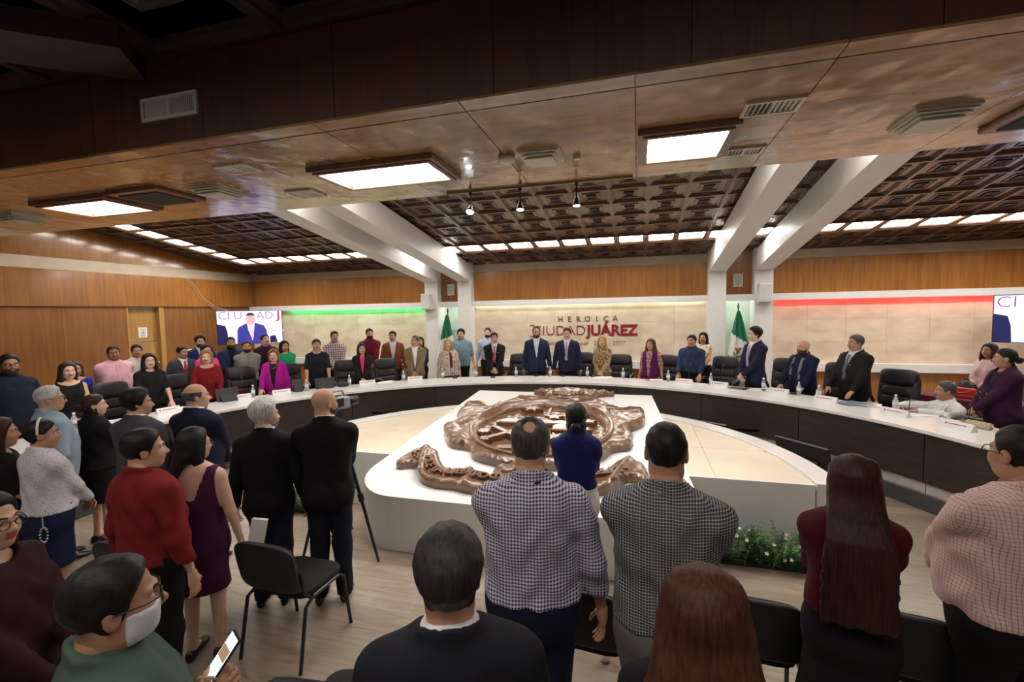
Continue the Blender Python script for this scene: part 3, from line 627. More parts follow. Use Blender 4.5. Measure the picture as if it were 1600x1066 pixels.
obj('holder', MB().rings([[(x, -.05, 0), (x, .05, 0), (x, .004, .085), (x, -.004, .085)] for x in (-.15, .15)]), plain('white_acrylic', (.82, .82, .80), .25, var=.02), n0)
obj('print', MB().box(-.09, .09, -.0005, .0008, -.004, .004, M=T_((0, -.0235, .054)) @ Matrix.Rotation(R_(-28), 4, 'X')).box(-.12, -.105, -.0005, .0008, -.012, .012, M=T_((0, -.0235, .054)) @ Matrix.Rotation(R_(-28), 4, 'X')), plain('maroon_print', (.3, .03, .05), .7), n0)
NPL = [(263, 645, 'before the woman in the black dress'), (377, 624, 'beside the dark tablet of the red top woman'), (440, 616, 'before the magenta blazer'), (574, 601, 'before the woman in the black blazer'), (648, 594, 'before the tan jacket man'), (1069, 599, 'before the denim shirt man'), (1124, 604, 'left of the flag'), (1217, 615, 'before the guayabera shirt'), (1291, 628, 'before the black suit with gold pin'), (1399, 649, 'before the seated man'), (1498, 671, 'before the gold clutch')]
for i, (x, y, l) in enumerate(NPL):
    o = n0 if i == 0 else copy_tree(n0); p = tpos(x, y); o.location = p; o.rotation_euler = (0, 0, tface(p)); o['label'] = 'white name plate on the table ' + l
def tablet(x, y, lab, w=.26, h=.19):
    p = tpos(x, y); e = empty('tablet', p, tface(p), label=lab, cat='tablet')
    Mx = T_((0, 0, .004)) @ Matrix.Rotation(R_(-18), 4, 'X')
    obj('case', MB().box(-w/2, w/2, -.008, .004, 0, h, M=Mx), plain('dark_tablet_case', (.02, .021, .024), .45), e, bevel=.004)
    obj('screen', MB().box(-w/2+.012, w/2-.012, .0045, .006, .012, h-.012, M=Mx), plain('tablet_glass', (.02, .02, .03), .1), e)
    obj('kickstand', MB().box(-w*.35, w*.35, -.004, 0, 0, .13, M=T_((0, -.07, 0)) @ Matrix.Rotation(R_(-32), 4, 'X')), black, e)
tablet(350, 625, 'dark tablet on a stand before the red top woman', .34, .22); tablet(454, 607, 'slim dark tablet beside the magenta blazer', .2, .22); tablet(501, 603, 'wide dark tablet before the woman in the black top', .36, .2)
def sheet(x, y, w, h, lab, mat, name='paper', n=1, rot=0):
    p = tpos(x, y); e = empty(name, p, tface(p)+rot, label=lab, cat='papers')
    for i in range(n): obj('sheet', MB().box(-w/2, w/2, -h/2, h/2, .001+i*.003, .003+i*.003), mat if not isinstance(mat, list) else mat[i % len(mat)], e, M=T_((.07*((i*2) % 3-1)*(i > 0), .05*((i*3) % 4-1.5)*(i > 0), 0)) @ RZ(.45*i))
fold = plain('black_folder', (.015, .015, .017), .4); blue_p = plain('blue_print', (.14, .20, .30), .6); tan_p = plain('tan_print', (.45, .35, .2), .6)
sheet(1154, 607, .3, .22, 'black folder lying on the table before the navy suit', fold, 'folder')
sheet(1178, 609, .3, .22, 'white papers beside the black folder', paper, 'papers', 2)
sheet(1340, 632, .34, .26, 'colourful printed magazines before the black suit with gold pin', [blue_p, paper, tan_p, blue_p], 'magazines', 4)
sheet(1433, 646, .3, .21, 'white papers under the seated man hands', paper, 'papers', 2)
sheet(266, 639, .3, .22, 'red and blue printed papers before the woman in the black dress', [red_p, blue_p, paper], 'papers', 3)
sheet(942, 588, .3, .2, 'white papers before the leopard print dress', paper, 'papers', 3)
sheet(1025, 591, .24, .18, 'folded red printed papers before the purple vest', [red_p, paper], 'papers', 2)
sheet(600, 597, .28, .2, 'white papers before the empty office chair', paper, 'papers', 2)
sheet(150, 664, .3, .22, 'white papers at the left end of the table', paper, 'papers', 2)
sheet(905, 589, .10, .06, 'small dark phone before the navy suit with lilac tie', fold, 'phone')
e = empty('clutch', tpos(1529, 669), tface(tpos(1529, 669))+.1, label='beige gold clutch bag with chain before the purple blazer', cat='bag')
gold = plain('pale_gold_fabric', (.42, .33, .2), .4, var=.3, nscale=80)
obj('body', MB().rings([[(sx*x, sy*y, z) for sx, sy in ((-1, -1), (1, -1), (1, 1), (-1, 1))] for x, y, z in ((.11, .03, 0), (.12, .04, .02), (.12, .03, .06), (.11, .012, .075))]), gold, e, bevel=.01)
obj('chain', MB().tube([(.11, -.01, .06), (.16, -.02, .01), (.22, -.03, .008), (.28, -.02, .008)], .005, 6), plain('gold_metal', (.6, .45, .2), .3, metal=1.), e)
e = empty('dark_pouch', tpos(529, 600), tface(tpos(529, 600)), label='small black pouch beside the wide tablet', cat='bag')
obj('body', MB().rings([[(.11*q*math.cos(a), .07*q*math.sin(a), z) for a in np.linspace(0, 2*math.pi, 15)[:-1]] for q, z in ((.9, 0), (1, .03), (.9, .07), (.5, .09))]), black, e, smooth=True)
obj('strap', MB().tube([(-.05, 0, .08), (0, 0, .11), (.05, 0, .08)], .008, 6), black, e)
e = empty('pink_bag', tpos(112, 668), .3, label='small pink bag with dark handle at the left end of the table', cat='bag')
obj('body', MB().rings([[(q*x, q*y, z) for x, y in ((-.12, -.05), (.12, -.05), (.12, .05), (-.12, .05))] for q, z in ((.9, 0), (1, .03), (.95, .12))]), plain('dusty_pink_leather', (.5, .25, .26), .5), e, bevel=.015)
obj('handle', MB().tube([(-.14, 0, .03), (-.17, 0, .1), (-.13, 0, .14)], .006, 6), black, e)
# ================================================================ CHAIRS
def superell(rx, ry, rz, e=.35, nu=18, nv=12, M=None):
    f = lambda w, m: math.copysign(abs(w)**m, w)
    lp = []
    for j in range(1, nv):
        v = -math.pi/2+math.pi*j/nv
        lp.append([(rx*f(math.cos(v), e)*f(math.cos(2*math.pi*i/nu), e), ry*f(math.cos(v), e)*f(math.sin(2*math.pi*i/nu), e), rz*f(math.sin(v), e)) for i in range(nu)])
    return MB().rings(lp, M=M)
leather = plain('black_leather', (.022, .022, .024), .38, bump=.15, nscale=40, var=.2); mesh_grey = plain('charcoal_leather', (.035, .035, .037), .5, bump=.2, nscale=60)
oc = empty('office_chair', label='x', cat='chair', group='black executive chairs behind the council table')
obj('seat', superell(.27, .26, .06, .5, M=T_((0, .02, .50))), leather, oc, smooth=True)      # faces -Y
Mb = T_((0, .27, .56)) @ Matrix.Rotation(R_(-10), 4, 'X')
bk = obj('backrest', superell(.27, .055, .30, .45, M=Mb @ T_((0, .03, .28))), leather, oc, smooth=True)
obj('headrest', superell(.25, .065, .13, .5, M=Mb @ T_((0, -.005, .50))), leather, bk, smooth=True)
for q in (.12, .28): obj('cushion', superell(.2, .03, .075, .5, M=Mb @ T_((0, -.02, q))), leather, bk, smooth=True)
for s in (-1, 1): obj('armrest', MB().tube([(s*.27, .22, .62), (s*.31, .2, .72), (s*.315, .02, .75), (s*.31, -.16, .73), (s*.3, -.22, .62), (s*.28, -.12, .52)], [.02, .028, .032, .03, .022, .02], 10), leather, oc, smooth=True)
obj('gas_lift', MB().tube([(0, 0, .10), (0, 0, .45)], .03, 10), black, oc)
for i in range(5):
    a = i*2*math.pi/5; l = obj('base_leg', MB().tube([(0, 0, .12), (.28*math.cos(a), .28*math.sin(a), .075)], [.03, .018], 8), black, oc)
    obj('caster', MB().lathe([(.028, -.02), (.03, 0), (.028, .02)], 12, M=T_((.28*math.cos(a), .28*math.sin(a), .03)) @ RZ(a) @ Matrix.Rotation(R_(90), 4, 'X')), black, l)
OCH = [(187, 597, 'left of the woman in the black dress', 0), (280, 586, 'between the black dress and the red top', 0), (385, 573, 'between the red top and the magenta blazer', 0), (455, 568, 'right of the magenta blazer', 0), (545, 563, 'left of the black blazer with pink top', 0), (612, 560, 'standing empty left of the tan jacket', .3), (812, 553, 'left of the bearded man in navy', 0), (908, 551, 'right of the navy suit with lilac tie', 0), (965, 554, 'right of the leopard print dress', 0), (1036, 555, 'right of the purple vest', 0), (1125, 557, 'right of the denim shirt man', 0), (1219, 560, 'between the navy suit and the guayabera', 0), (1300, 567, 'between the guayabera and the black suit', 0), (1386, 577, 'right of the black suit with gold pin', 0)]
for i, (x, y, l, rt) in enumerate(OCH):
    o = oc if i == 0 else copy_tree(oc); p = onr(x, y, 6.55); o.location = (p[0], p[1], PZ); o.rotation_euler = (0, 0, tface(p)+rt)
    o.scale = (1, 1, (p[2]-PZ)/1.205); o['label'] = 'black leather high-back office chair ' + l
# visitor chairs
vc = empty('visitor_chair', label='x', cat='chair', group='black visitor chairs in the audience'); fab = plain('black_fabric_pad', (.014, .014, .015), .9, bump=.2, nscale=200); tubeb = plain('black_tube', (.012, .012, .012), .35)
obj('seat', superell(.235, .21, .035, .4, M=T_((0, .02, .455))), fab, vc, smooth=True)     # faces +Y
Mk = T_((0, -.21, .52)) @ Matrix.Rotation(R_(12), 4, 'X')
bk = obj('backrest', superell(.235, .022, .17, .4, M=Mk @ T_((0, 0, .16))), fab, vc, smooth=True)
obj('shell', superell(.245, .018, .18, .4, M=Mk @ T_((0, -.018, .16))), plain('black_shell', (.015, .015, .016), .45), bk, smooth=True)
for s in (-1, 1):
    obj('leg', MB().tube([(s*.25, .24, 0), (s*.24, .19, .40), (s*.235, .14, .435)], .0125, 10), tubeb, vc)
    obj('leg', MB().tube([(s*.25, -.28, 0), (s*.245, -.2, .40), (s*.24, -.12, .435)], .0125, 10), tubeb, vc)
    obj('side_rail', MB().tube([(s*.237, .14, .43), (s*.237, -.14, .43), (s*.237, -.2, .5), (s*.237, -.225, .66)], .0125, 8), tubeb, vc)
VCH = [(-2.36, 2.62, -.03, 'in front of the woman in the purple dress, fully in view'), (-.28, 2.62, -.1, 'between the two men in checked shirts'), (.60, 2.76, -.1, 'left of the long haired woman in maroon velvet'), (1.28, 2.80, -.15, 'right of the long haired woman in maroon velvet'), (-3.35, 2.42, .1, 'beside the man in the maroon shirt'), (-1.30, 1.75, 0.1, 'in front of the man in the green shirt')]
for i, (x, y, a, l) in enumerate(VCH):
    o = vc if i == 0 else copy_tree(vc); o.location = (x, y, 0); o.rotation_euler = (0, 0, a); o['label'] = 'black visitor chair ' + l
# ================================================================ SCREENS
def screen(loc, rz, lab):
    e = empty('wall_screen', loc, rz, label=lab, cat='television')            # faces local -Y
    w, h = .80, .455
    obj('housing', MB().box(-w-.015, w+.015, 0, .05, -h-.015, h+.015), black, e, bevel=.006)
    obj('arm', MB().box(-.05, .05, .05, .5, -.05, .05).box(-.25, .25, .05, .07, -.2, .2), black, e)
    E = lambda n, c, s=1.0: emit('screen_'+n, c, s)
    pic = obj('picture', MB().box(-w, w, -.006, -.001, -h, h), E('white', (.60, .64, .85), .62), e)
    P = lambda name, pts, m, k: obj(name, MB().prism([(x*w, z*h) for x, z in pts], 0, .002, M=Matrix.Rotation(R_(90), 4, 'X') @ T_((0, 0, .006+k*.0025))), m, pic)
    navy = E('navy', (.03, .03, .22), .8)
    P('pictured_suit', [(-.42, -1), (-.4, -.2), (-.36, 0), (-.1, .26), (.16, .26), (.42, .1), (.5, -.2), (.56, -1)], navy, 0)
    P('pictured_suit', [(-1, -1), (-1, .22), (-.76, .12), (-.7, -.3), (-.68, -1)], E('dark', (.01, .01, .07), .6), 0)
    P('pictured_shirt', [(-.1, .28), (.14, .28), (.12, -.1), (.05, -.75), (-.06, -.2)], E('shirt', (.7, .72, .92), .6), 1)
    P('pictured_tie', [(0, .1), (.07, .1), (.1, -.5), (.05, -.85), (0, -.5)], E('tie', (.45, .35, .75)), 2)
    P('pictured_face', [(.02+.135*math.cos(a), .48+.36*math.sin(a)) for a in np.linspace(0, 6.283, 21)[:-1]], E('face', (.55, .30, .33), .6), 3)
    P('pictured_hair', [(.02+.15*math.cos(a), .6+.30*math.sin(a)) for a in np.linspace(0.1, 3.04, 12)] + [(-.1, .72), (.14, .72)], E('hair', (.03, .02, .05), .6), 4)
    P('pictured_chair', [(.6, -.98), (.6, -.62), (.66, -.55), (.78, -.55), (.84, -.98)], E('dark', (.01, .01, .07), .6), 0)
    Mx = lambda x, z: T_((x*w, -.009, z*h)) @ Matrix.Rotation(R_(90), 4, 'X')
    text_mesh('pictured_text', 'CI', .31, E('maroon', (.2, .02, .08), .6), Mx(-.97, .5), pic, .001, align='LEFT', bold=-.006)
    text_mesh('pictured_text', 'U', .31, E('maroon', (.2, .02, .08), .6), Mx(-.36, .5), pic, .001, align='CENTER', bold=-.006)
    text_mesh('pictured_text', 'AD', .31, E('maroon', (.2, .02, .08), .6), Mx(.2, .5), pic, .001, align='LEFT', bold=-.006)
    text_mesh('pictured_text', 'J', .31, E('red', (.4, .02, .06), .7), Mx(.90, .5), pic, .001, align='CENTER', bold=.008)
    text_mesh('pictured_text', 'Municip', .13, E('faint', (.5, .35, .5), .8), Mx(.57, -.28), pic, .001, align='LEFT')
screen((-10.51, 10.38, 2.02), R_(36), 'large wall screen showing a man in a navy suit, in the left corner')
screen((7.42, 10.75, 2.0), R_(-40), 'large wall screen showing a navy suit, cut off at the right edge')
# ---- floor monitors facing the council
def monitor(p0, p1, lab, zt=.60):
    a, b_ = np.array(p0), np.array(p1); c = (a+b_)/2; L = np.linalg.norm(b_-a); an = math.atan2(b_[1]-a[1], b_[0]-a[0])
    e = empty('floor_monitor', (c[0], c[1], 0), an, label=lab, cat='monitor')
    Mx = T_((0, 0, .10)) @ Matrix.Rotation(R_(18), 4, 'X')
    hh = (zt-.10)/math.cos(R_(18))
    obj('housing', MB().box(-L/2, L/2, -.02, .02, 0, hh, M=Mx), black, e, bevel=.006)
    obj('rear_cover', MB().box(-L*.3, L*.3, -.055, -.02, .06, hh*.6, M=Mx), plain('dark_grey_plastic', (.03, .03, .033), .5), e, bevel=.01)
    obj('screen', MB().box(-L/2+.015, L/2-.015, .0205, .022, .015, hh-.015, M=Mx), plain('monitor_glass', (.01, .01, .012), .08), e)
    obj('foot', MB().box(-.22, -.18, -.15, .15, 0, .02).box(.18, .22, -.15, .15, 0, .02).box(-.21, -.19, -.03, .0, 0.02, .2).box(.19, .21, -.03, .0, .02, .2), black, e)
monitor(onr(1062, 640, 4.4)[:2], onr(1142, 664, 4.4)[:2], 'black floor monitor behind the round podium, below the denim shirt man')
monitor(onr(1224, 680, 4.42)[:2], onr(1308, 706, 4.42)[:2], 'black floor monitor at the right end of the round podium')
monitor(onr(625, 633, 4.4)[:2], onr(682, 632, 4.4)[:2], 'black floor monitor behind the podium at the left')
# ================================================================ FLAGS
fg, fwh, frd = plain('flag_green', (.012, .16, .075), .7), plain('flag_white', (.72, .72, .68), .7), plain('flag_red', (.55, .02, .035), .7)
def flag(x, y, ztop, lab, flip=1):
    e = empty('flag', (x, y, PZ), label=lab, cat='flag'); zt = ztop-PZ
    obj('pole', MB().tube([(0, 0, .06), (0, 0, zt)], .014, 10), plain('dark_pole', (.06, .045, .035), .3), e)
    obj('base', MB().lathe([(.17, 0), (.17, .03), (.05, .06), (.03, .1)], 20), plain('pole_base', (.1, .07, .04), .4), e)
    obj('finial', MB().lathe([(.012, zt), (.03, zt+.03), (.022, zt+.06), (.003, zt+.13)], 10), plain('dark_pole', (.06, .045, .035), .3), e)
    nu, nv = 30, 44; v = []; f = []; m = []
    for j in range(nv+1):
        q = j/nv; z = zt-.06-q*1.55
        wid = (.05+.62*q**.8) if q < .75 else (.05+.62*.75**.8)*(1-.25*(q-.75)/.25)
        for i in range(nu+1):
            u = i/nu; xx = flip*(-.55+u)*wid*1.0; yy = -.03-.05*q-.05*(.3+q)*math.sin(u*17+1.3*q)*(.4+.6*math.sin(u*math.pi))
            v.append((xx, yy, z-.25*q*(u-.5)*flip*.6))
    for j in range(nv):
        for i in range(nu):
            a = j*(nu+1)+i; f.append((a, a+1, a+nu+2, a+nu+1)); k = (j+.5)/nv + .12*((i+.5)/nu-.5)
            m.append(0 if k < .40 else (1 if k < .74 else 2))
    mb = MB(); mb.v = v; mb.f = f; mb.m = m; mb.n = len(v)
    o = obj('cloth', mb, [fg, fwh, frd], e, smooth=True); s = o.modifiers.new('solid', 'SOLIDIFY'); s.thickness = .004
    em = obj('emblem', MB().tube([(.11*math.cos(a), 0, .13*math.sin(a)) for a in np.linspace(math.pi, 2*math.pi, 12)], .014, 6, m=1).tube([(-.05, 0, -.05), (-.01, -.004, .03), (.03, -.004, .08), (.07, 0, .06)], [.02, .035, .025, .01], 8).tube([(-.01, -.004, 0), (-.06, 0, .06), (-.07, 0, .10)], [.02, .025, .008], 6).tube([(-.06, 0, -.09), (0, 0, -.10), (.06, 0, -.09)], .02, 6, m=1),
        [plain('emblem_brown', (.16, .08, .03), .7), plain('emblem_green', (.14, .18, .06), .7)], e, M=T_((0, -.135, zt-.98)))
flag(2.2, 11.36, 2.30, 'green white and red flag on a pole in the right niche', -1)
flag(-4.93, 11.36, 2.33, 'green flag on a pole in the left niche, half hidden', 1)
# ================================================================ VIDEO CAMERA
tp = (-2.72, 3.62)
e = empty('video_camera', (tp[0], tp[1], 0), R_(-20), label='grey video camera on a black tripod beside the bald man', cat='camera')
obj('column', MB().tube([(0, 0, .75), (0, 0, 1.38)], .018, 10), black, e)
for k, a in enumerate((20, 140, 250)):
    c, s = math.cos(R_(a)), math.sin(R_(a))
    l = obj('leg', MB().tube([(.03*c, .03*s, 1.28), (.22*c, .22*s, .62), (.38*c, .38*s, .02)], [.019, .016, .012], 8), black, e)
    obj('clamp', MB().tube([(.21*c, .21*s, .66), (.23*c, .23*s, .59)], .028, 8), black, l)
    obj('brace', MB().tube([(0, 0, .78), (.2*c, .2*s, .70)], .008, 6), black, l)
obj('pan_head', MB().box(-.05, .05, -.05, .05, 1.36, 1.45).tube([(0, -.05, 1.40), (.1, -.25, 1.30)], .01, 6), black, e, bevel=.008)
cb = obj('camera_body', MB().box(-.05, .05, -.14, .12, 1.45, 1.56), plain('silver_grey_plastic', (.30, .30, .31), .35), e, bevel=.015)
obj('lens', MB().lathe([(.035, 0), (.042, .03), (.042, .10), (.036, .10), (.03, .06)], 16, M=T_((0, .12, 1.505)) @ Matrix.Rotation(R_(-90), 4, 'X')), black, cb, smooth=True)
obj('viewfinder', MB().box(-.025, .025, -.2, -.08, 1.56, 1.60).box(.05, .065, -.08, .04, 1.48, 1.56), black, cb, bevel=.006)
obj('carry_handle', MB().tube([(0, -.08, 1.56), (0, -.06, 1.62), (0, .06, 1.62), (0, .09, 1.56)], .011, 8), plain('silver_grey_plastic', (.30, .30, .31), .35), cb, smooth=True)
obj('floor_cable', MB().tube([(-2.75, 3.7, .5), (-2.85, 3.9, .2), (-2.98, 4.1, .012), (-3.2, 4.2, .012), (-3.3, 4.05, .012), (-3.1, 3.95, .012), (-2.98, 4.15, .015), (-3.15, 4.32, .012), (-3.6, 4.3, .012)], .007, 6), black, label='thin black cable looped on the floor by the tripod', cat='cable')
# ================================================================ FERNS
def planter(x, y, L, D, H, lab, seed):
    rng = np.random.RandomState(seed); e = empty('fern_planting', (x, y, 0), label=lab, cat='plant')
    greens = [plain('fern_green_%d' % k, c, .55, var=.25) for k, c in enumerate(((.035, .10, .018), (.07, .19, .03), (.02, .06, .015)))]
    obj('soil_tray', MB().box(-L/2+.03, L/2-.03, -D/2+.03, D/2-.03, 0.002, .03), plain('dark_soil', (.02, .018, .012), .9), e)
    for k in range(int(L*115)):
        mb = MB(); px, py = rng.uniform(-L/2, L/2), rng.uniform(-D/2, D/2); h = H*rng.uniform(.35, 1.15); a = rng.uniform(0, 6.28) if rng.rand() < .5 else rng.uniform(-2.6, -.5)
        bend = rng.uniform(.1, .5)*h; c, s = math.cos(a), math.sin(a); n = 9
        pts = [np.array([px+c*bend*(q/n)**1.6, py+s*bend*(q/n)**1.6, .03+h*(q/n)-.25*h*(q/n)**3*bend/h*1.5]) for q in range(n+1)]
        for q in range(n):
            mb.add([tuple(pts[q]+np.array([-s, c, 0])*.003), tuple(pts[q]-np.array([-s, c, 0])*.003), tuple(pts[q+1])], [(0, 1, 2)])
            wl_ = (.07*math.sin(math.pi*(q+.8)/(n+1))+.012)*(1 if k % 3 else .75)
            for sd in (-1, 1):
                o = np.array([-s, c, 0])*sd; tip = pts[q]+o*wl_+np.array([c, s, .4])*.02+np.array([0, 0, rng.uniform(-.02, .01)])
                mb.add([tuple(pts[q]), tuple(.5*(pts[q]+tip)+np.array([c, s, 0])*.010), tuple(tip), tuple(.5*(pts[q]+tip)-np.array([c, s, 0])*.010)], [(0, 1, 2, 3)])
        obj('frond', mb, greens[rng.choice([0, 0, 1, 2, 2])], e)
    wf = plain('white_petals', (.8, .8, .72), .6)
    for k in range(int(L*30)):
        px, py, pz = rng.uniform(-L/2, L/2), rng.uniform(-D/2, D/2)-.08, rng.uniform(.12, H*1.0)
        mb = MB()
        for q in range(5):
            a = q*1.257; mb.add([(0, 0, 0), (.012*math.cos(a-.5), .012*math.sin(a-.5), .004), (.02*math.cos(a), .02*math.sin(a), .003), (.012*math.cos(a+.5), .012*math.sin(a+.5), .004)], [(0, 1, 2, 3)])
        obj('flower', mb, wf, e, M=T_((px, py, pz)) @ Matrix.Rotation(R_(rng.uniform(20, 70)), 4, 'X'))
planter(1.02, 4.48, 1.0, .30, .34, 'green fern planting with small white flowers before the right side of the podium', 3)
planter(-3.9, 4.48, .8, .28, .32, 'green fern planting before the left side of the podium, seen between the suits', 4)
# ================================================================ SIDE TABLE AT RIGHT
tp = onr(1515, 625, 7.45); ang = tface(tp)
e = empty('side_table', (tp[0], tp[1], PZ), ang, label='small table under a maroon cloth behind the seated man', cat='table')
mcl = plain('maroon_tablecloth', (.12, .012, .025), .8, bump=.1)
obj('cloth', MB().rings([[(x*q+.01*math.sin(9*y+7*x), y*q+.01*math.sin(11*x), z) for x, y in ([(-.6+1.2*i/10, -.3) for i in range(10)]+[(.6, -.3+.6*i/6) for i in range(6)]+[(.6-1.2*i/10, .3) for i in range(10)]+[(-.6, .3-.6*i/6) for i in range(6)])] for q, z in ((1.07, .08), (1.03, .5), (1.0, .735), (.99, .75))]), mcl, e, smooth=False)
for sx in (-.5, .5):
    for sy in (-.22, .22): obj('leg', MB().tube([(sx, sy, 0), (sx, sy, .73)], .015, 8), steel, e)
tz = PZ+.75
p = onr(1504, 612, 7.4)
e = empty('red_handbag', (p[0], p[1], tz), ang+.1, label='bright red handbag with a gold chain on the maroon cloth', cat='bag'); redl = plain('red_leather', (.62, .03, .04), .35)
obj('body', MB().rings([[(sx*x, sy*y, z) for sx, sy in ((-1, -1), (1, -1), (1, 1), (-1, 1))] for x, y, z in ((.15, .05, 0), (.16, .055, .03), (.155, .04, .12), (.145, .02, .15))]), redl, e, bevel=.012)
obj('flap', MB().box(-.15, .15, -.062, -.05, .06, .14), redl, e, bevel=.01)
obj('chain', MB().tube([(-.13, -.05, .15), (-.08, -.075, .10), (0, -.08, .08), (.08, -.075, .10), (.13, -.05, .15)], .006, 6), plain('gold_metal', (.6, .45, .2), .3, metal=1.), e)
p2 = onr(1510, 606, 7.6)
e = empty('dark_handbag', (p2[0], p2[1], tz), ang, label='black soft bag behind the red handbag', cat='bag')
obj('body', MB().rings([[(.13*q*math.cos(a)+.012*math.sin(5*a), .08*q*math.sin(a), z) for a in np.linspace(0, 2*math.pi, 17)[:-1]] for q, z in ((.9, 0), (1, .08), (.9, .15), (.6, .21), (.3, .23))]), black, e, smooth=True)
obj('strap', MB().tube([(-.06, 0, .2), (0, 0, .27), (.06, 0, .2)], .01, 6), black, e)
p3 = onr(1489, 612, 7.35); o = copy_tree(b0); o.location = (p3[0], p3[1], tz); o['label'] = 'clear water bottle on the maroon cloth left of the red handbag'
# side table with folders behind the red top woman
p = onr(360, 600, 6.75); e = empty('side_table', (p[0], p[1], PZ), tface(p), label='small table with maroon cloth right of the red top woman', cat='table')
obj('cloth', MB().rings([[(x*q, y*q, z) for x, y in ((-.2, -.15), (.2, -.15), (.2, .15), (-.2, .15))] for q, z in ((1.05, .1), (1, .74), (.98, .76))]), mcl, e)
for sx in (-.15, .15):
    for sy in (-.1, .1): obj('leg', MB().tube([(sx, sy, 0), (sx, sy, .73)], .015, 8), steel, e)
# ================================================================ PEOPLE: blended fields turned into one skin per body
_E = [(0, 1), (0, 2), (0, 4), (1, 3), (1, 5), (2, 3), (2, 6), (3, 7), (4, 5), (4, 6), (5, 7), (6, 7)]
_O = np.array([[0, 0, 0], [1, 0, 0], [0, 1, 0], [1, 1, 0], [0, 0, 1], [1, 0, 1], [0, 1, 1], [1, 1, 1]])
def nets(F, lo, h):
    S_ = F < 0; nx, ny, nz = F.shape
    c = np.zeros((nx-1, ny-1, nz-1), np.int8)
    for o in _O: c += S_[o[0]:nx-1+o[0], o[1]:ny-1+o[1], o[2]:nz-1+o[2]]
    ijk = np.argwhere((c > 0) & (c < 8))
    if len(ijk) == 0: return np.zeros((0, 3)), np.zeros((0, 4), int)
    idx = -np.ones(c.shape, np.int32); idx[tuple(ijk.T)] = np.arange(len(ijk))
    V = np.stack([F[ijk[:, 0]+o[0], ijk[:, 1]+o[1], ijk[:, 2]+o[2]] for o in _O], 1)
    P = np.zeros((len(ijk), 3)); n = np.zeros(len(ijk))
    for a, b in _E:
        va, vb = V[:, a], V[:, b]; m = (va < 0) != (vb < 0)
        t_ = np.where(m, va/np.where(m, va-vb, 1), 0)
        P += np.where(m[:, None], _O[a]+t_[:, None]*(_O[b]-_O[a]), 0); n += m
    P = (P/n[:, None]+ijk)*h+np.array(lo); Q = []
    for ax in range(3):
        a, b = [(1, 2), (2, 0), (0, 1)][ax]
        s0 = [slice(None)]*3; s1 = [slice(None)]*3; s0[ax] = slice(0, -1); s1[ax] = slice(1, None)
        A, B = S_[tuple(s0)], S_[tuple(s1)]; e = np.argwhere(A != B)
        ok = (e[:, a] > 0) & (e[:, b] > 0) & (e[:, a] < F.shape[a]-1) & (e[:, b] < F.shape[b]-1); e = e[ok]
        da = np.zeros(3, int); da[a] = 1; db = np.zeros(3, int); db[b] = 1
        g = lambda q: idx[q[:, 0], q[:, 1], q[:, 2]]
        quad = np.stack([g(e-da-db), g(e-db), g(e), g(e-da)], 1); fl = ~A[tuple(e.T)]
        quad[fl] = quad[fl][:, ::-1]; Q.append(quad)
    return P, np.concatenate(Q)
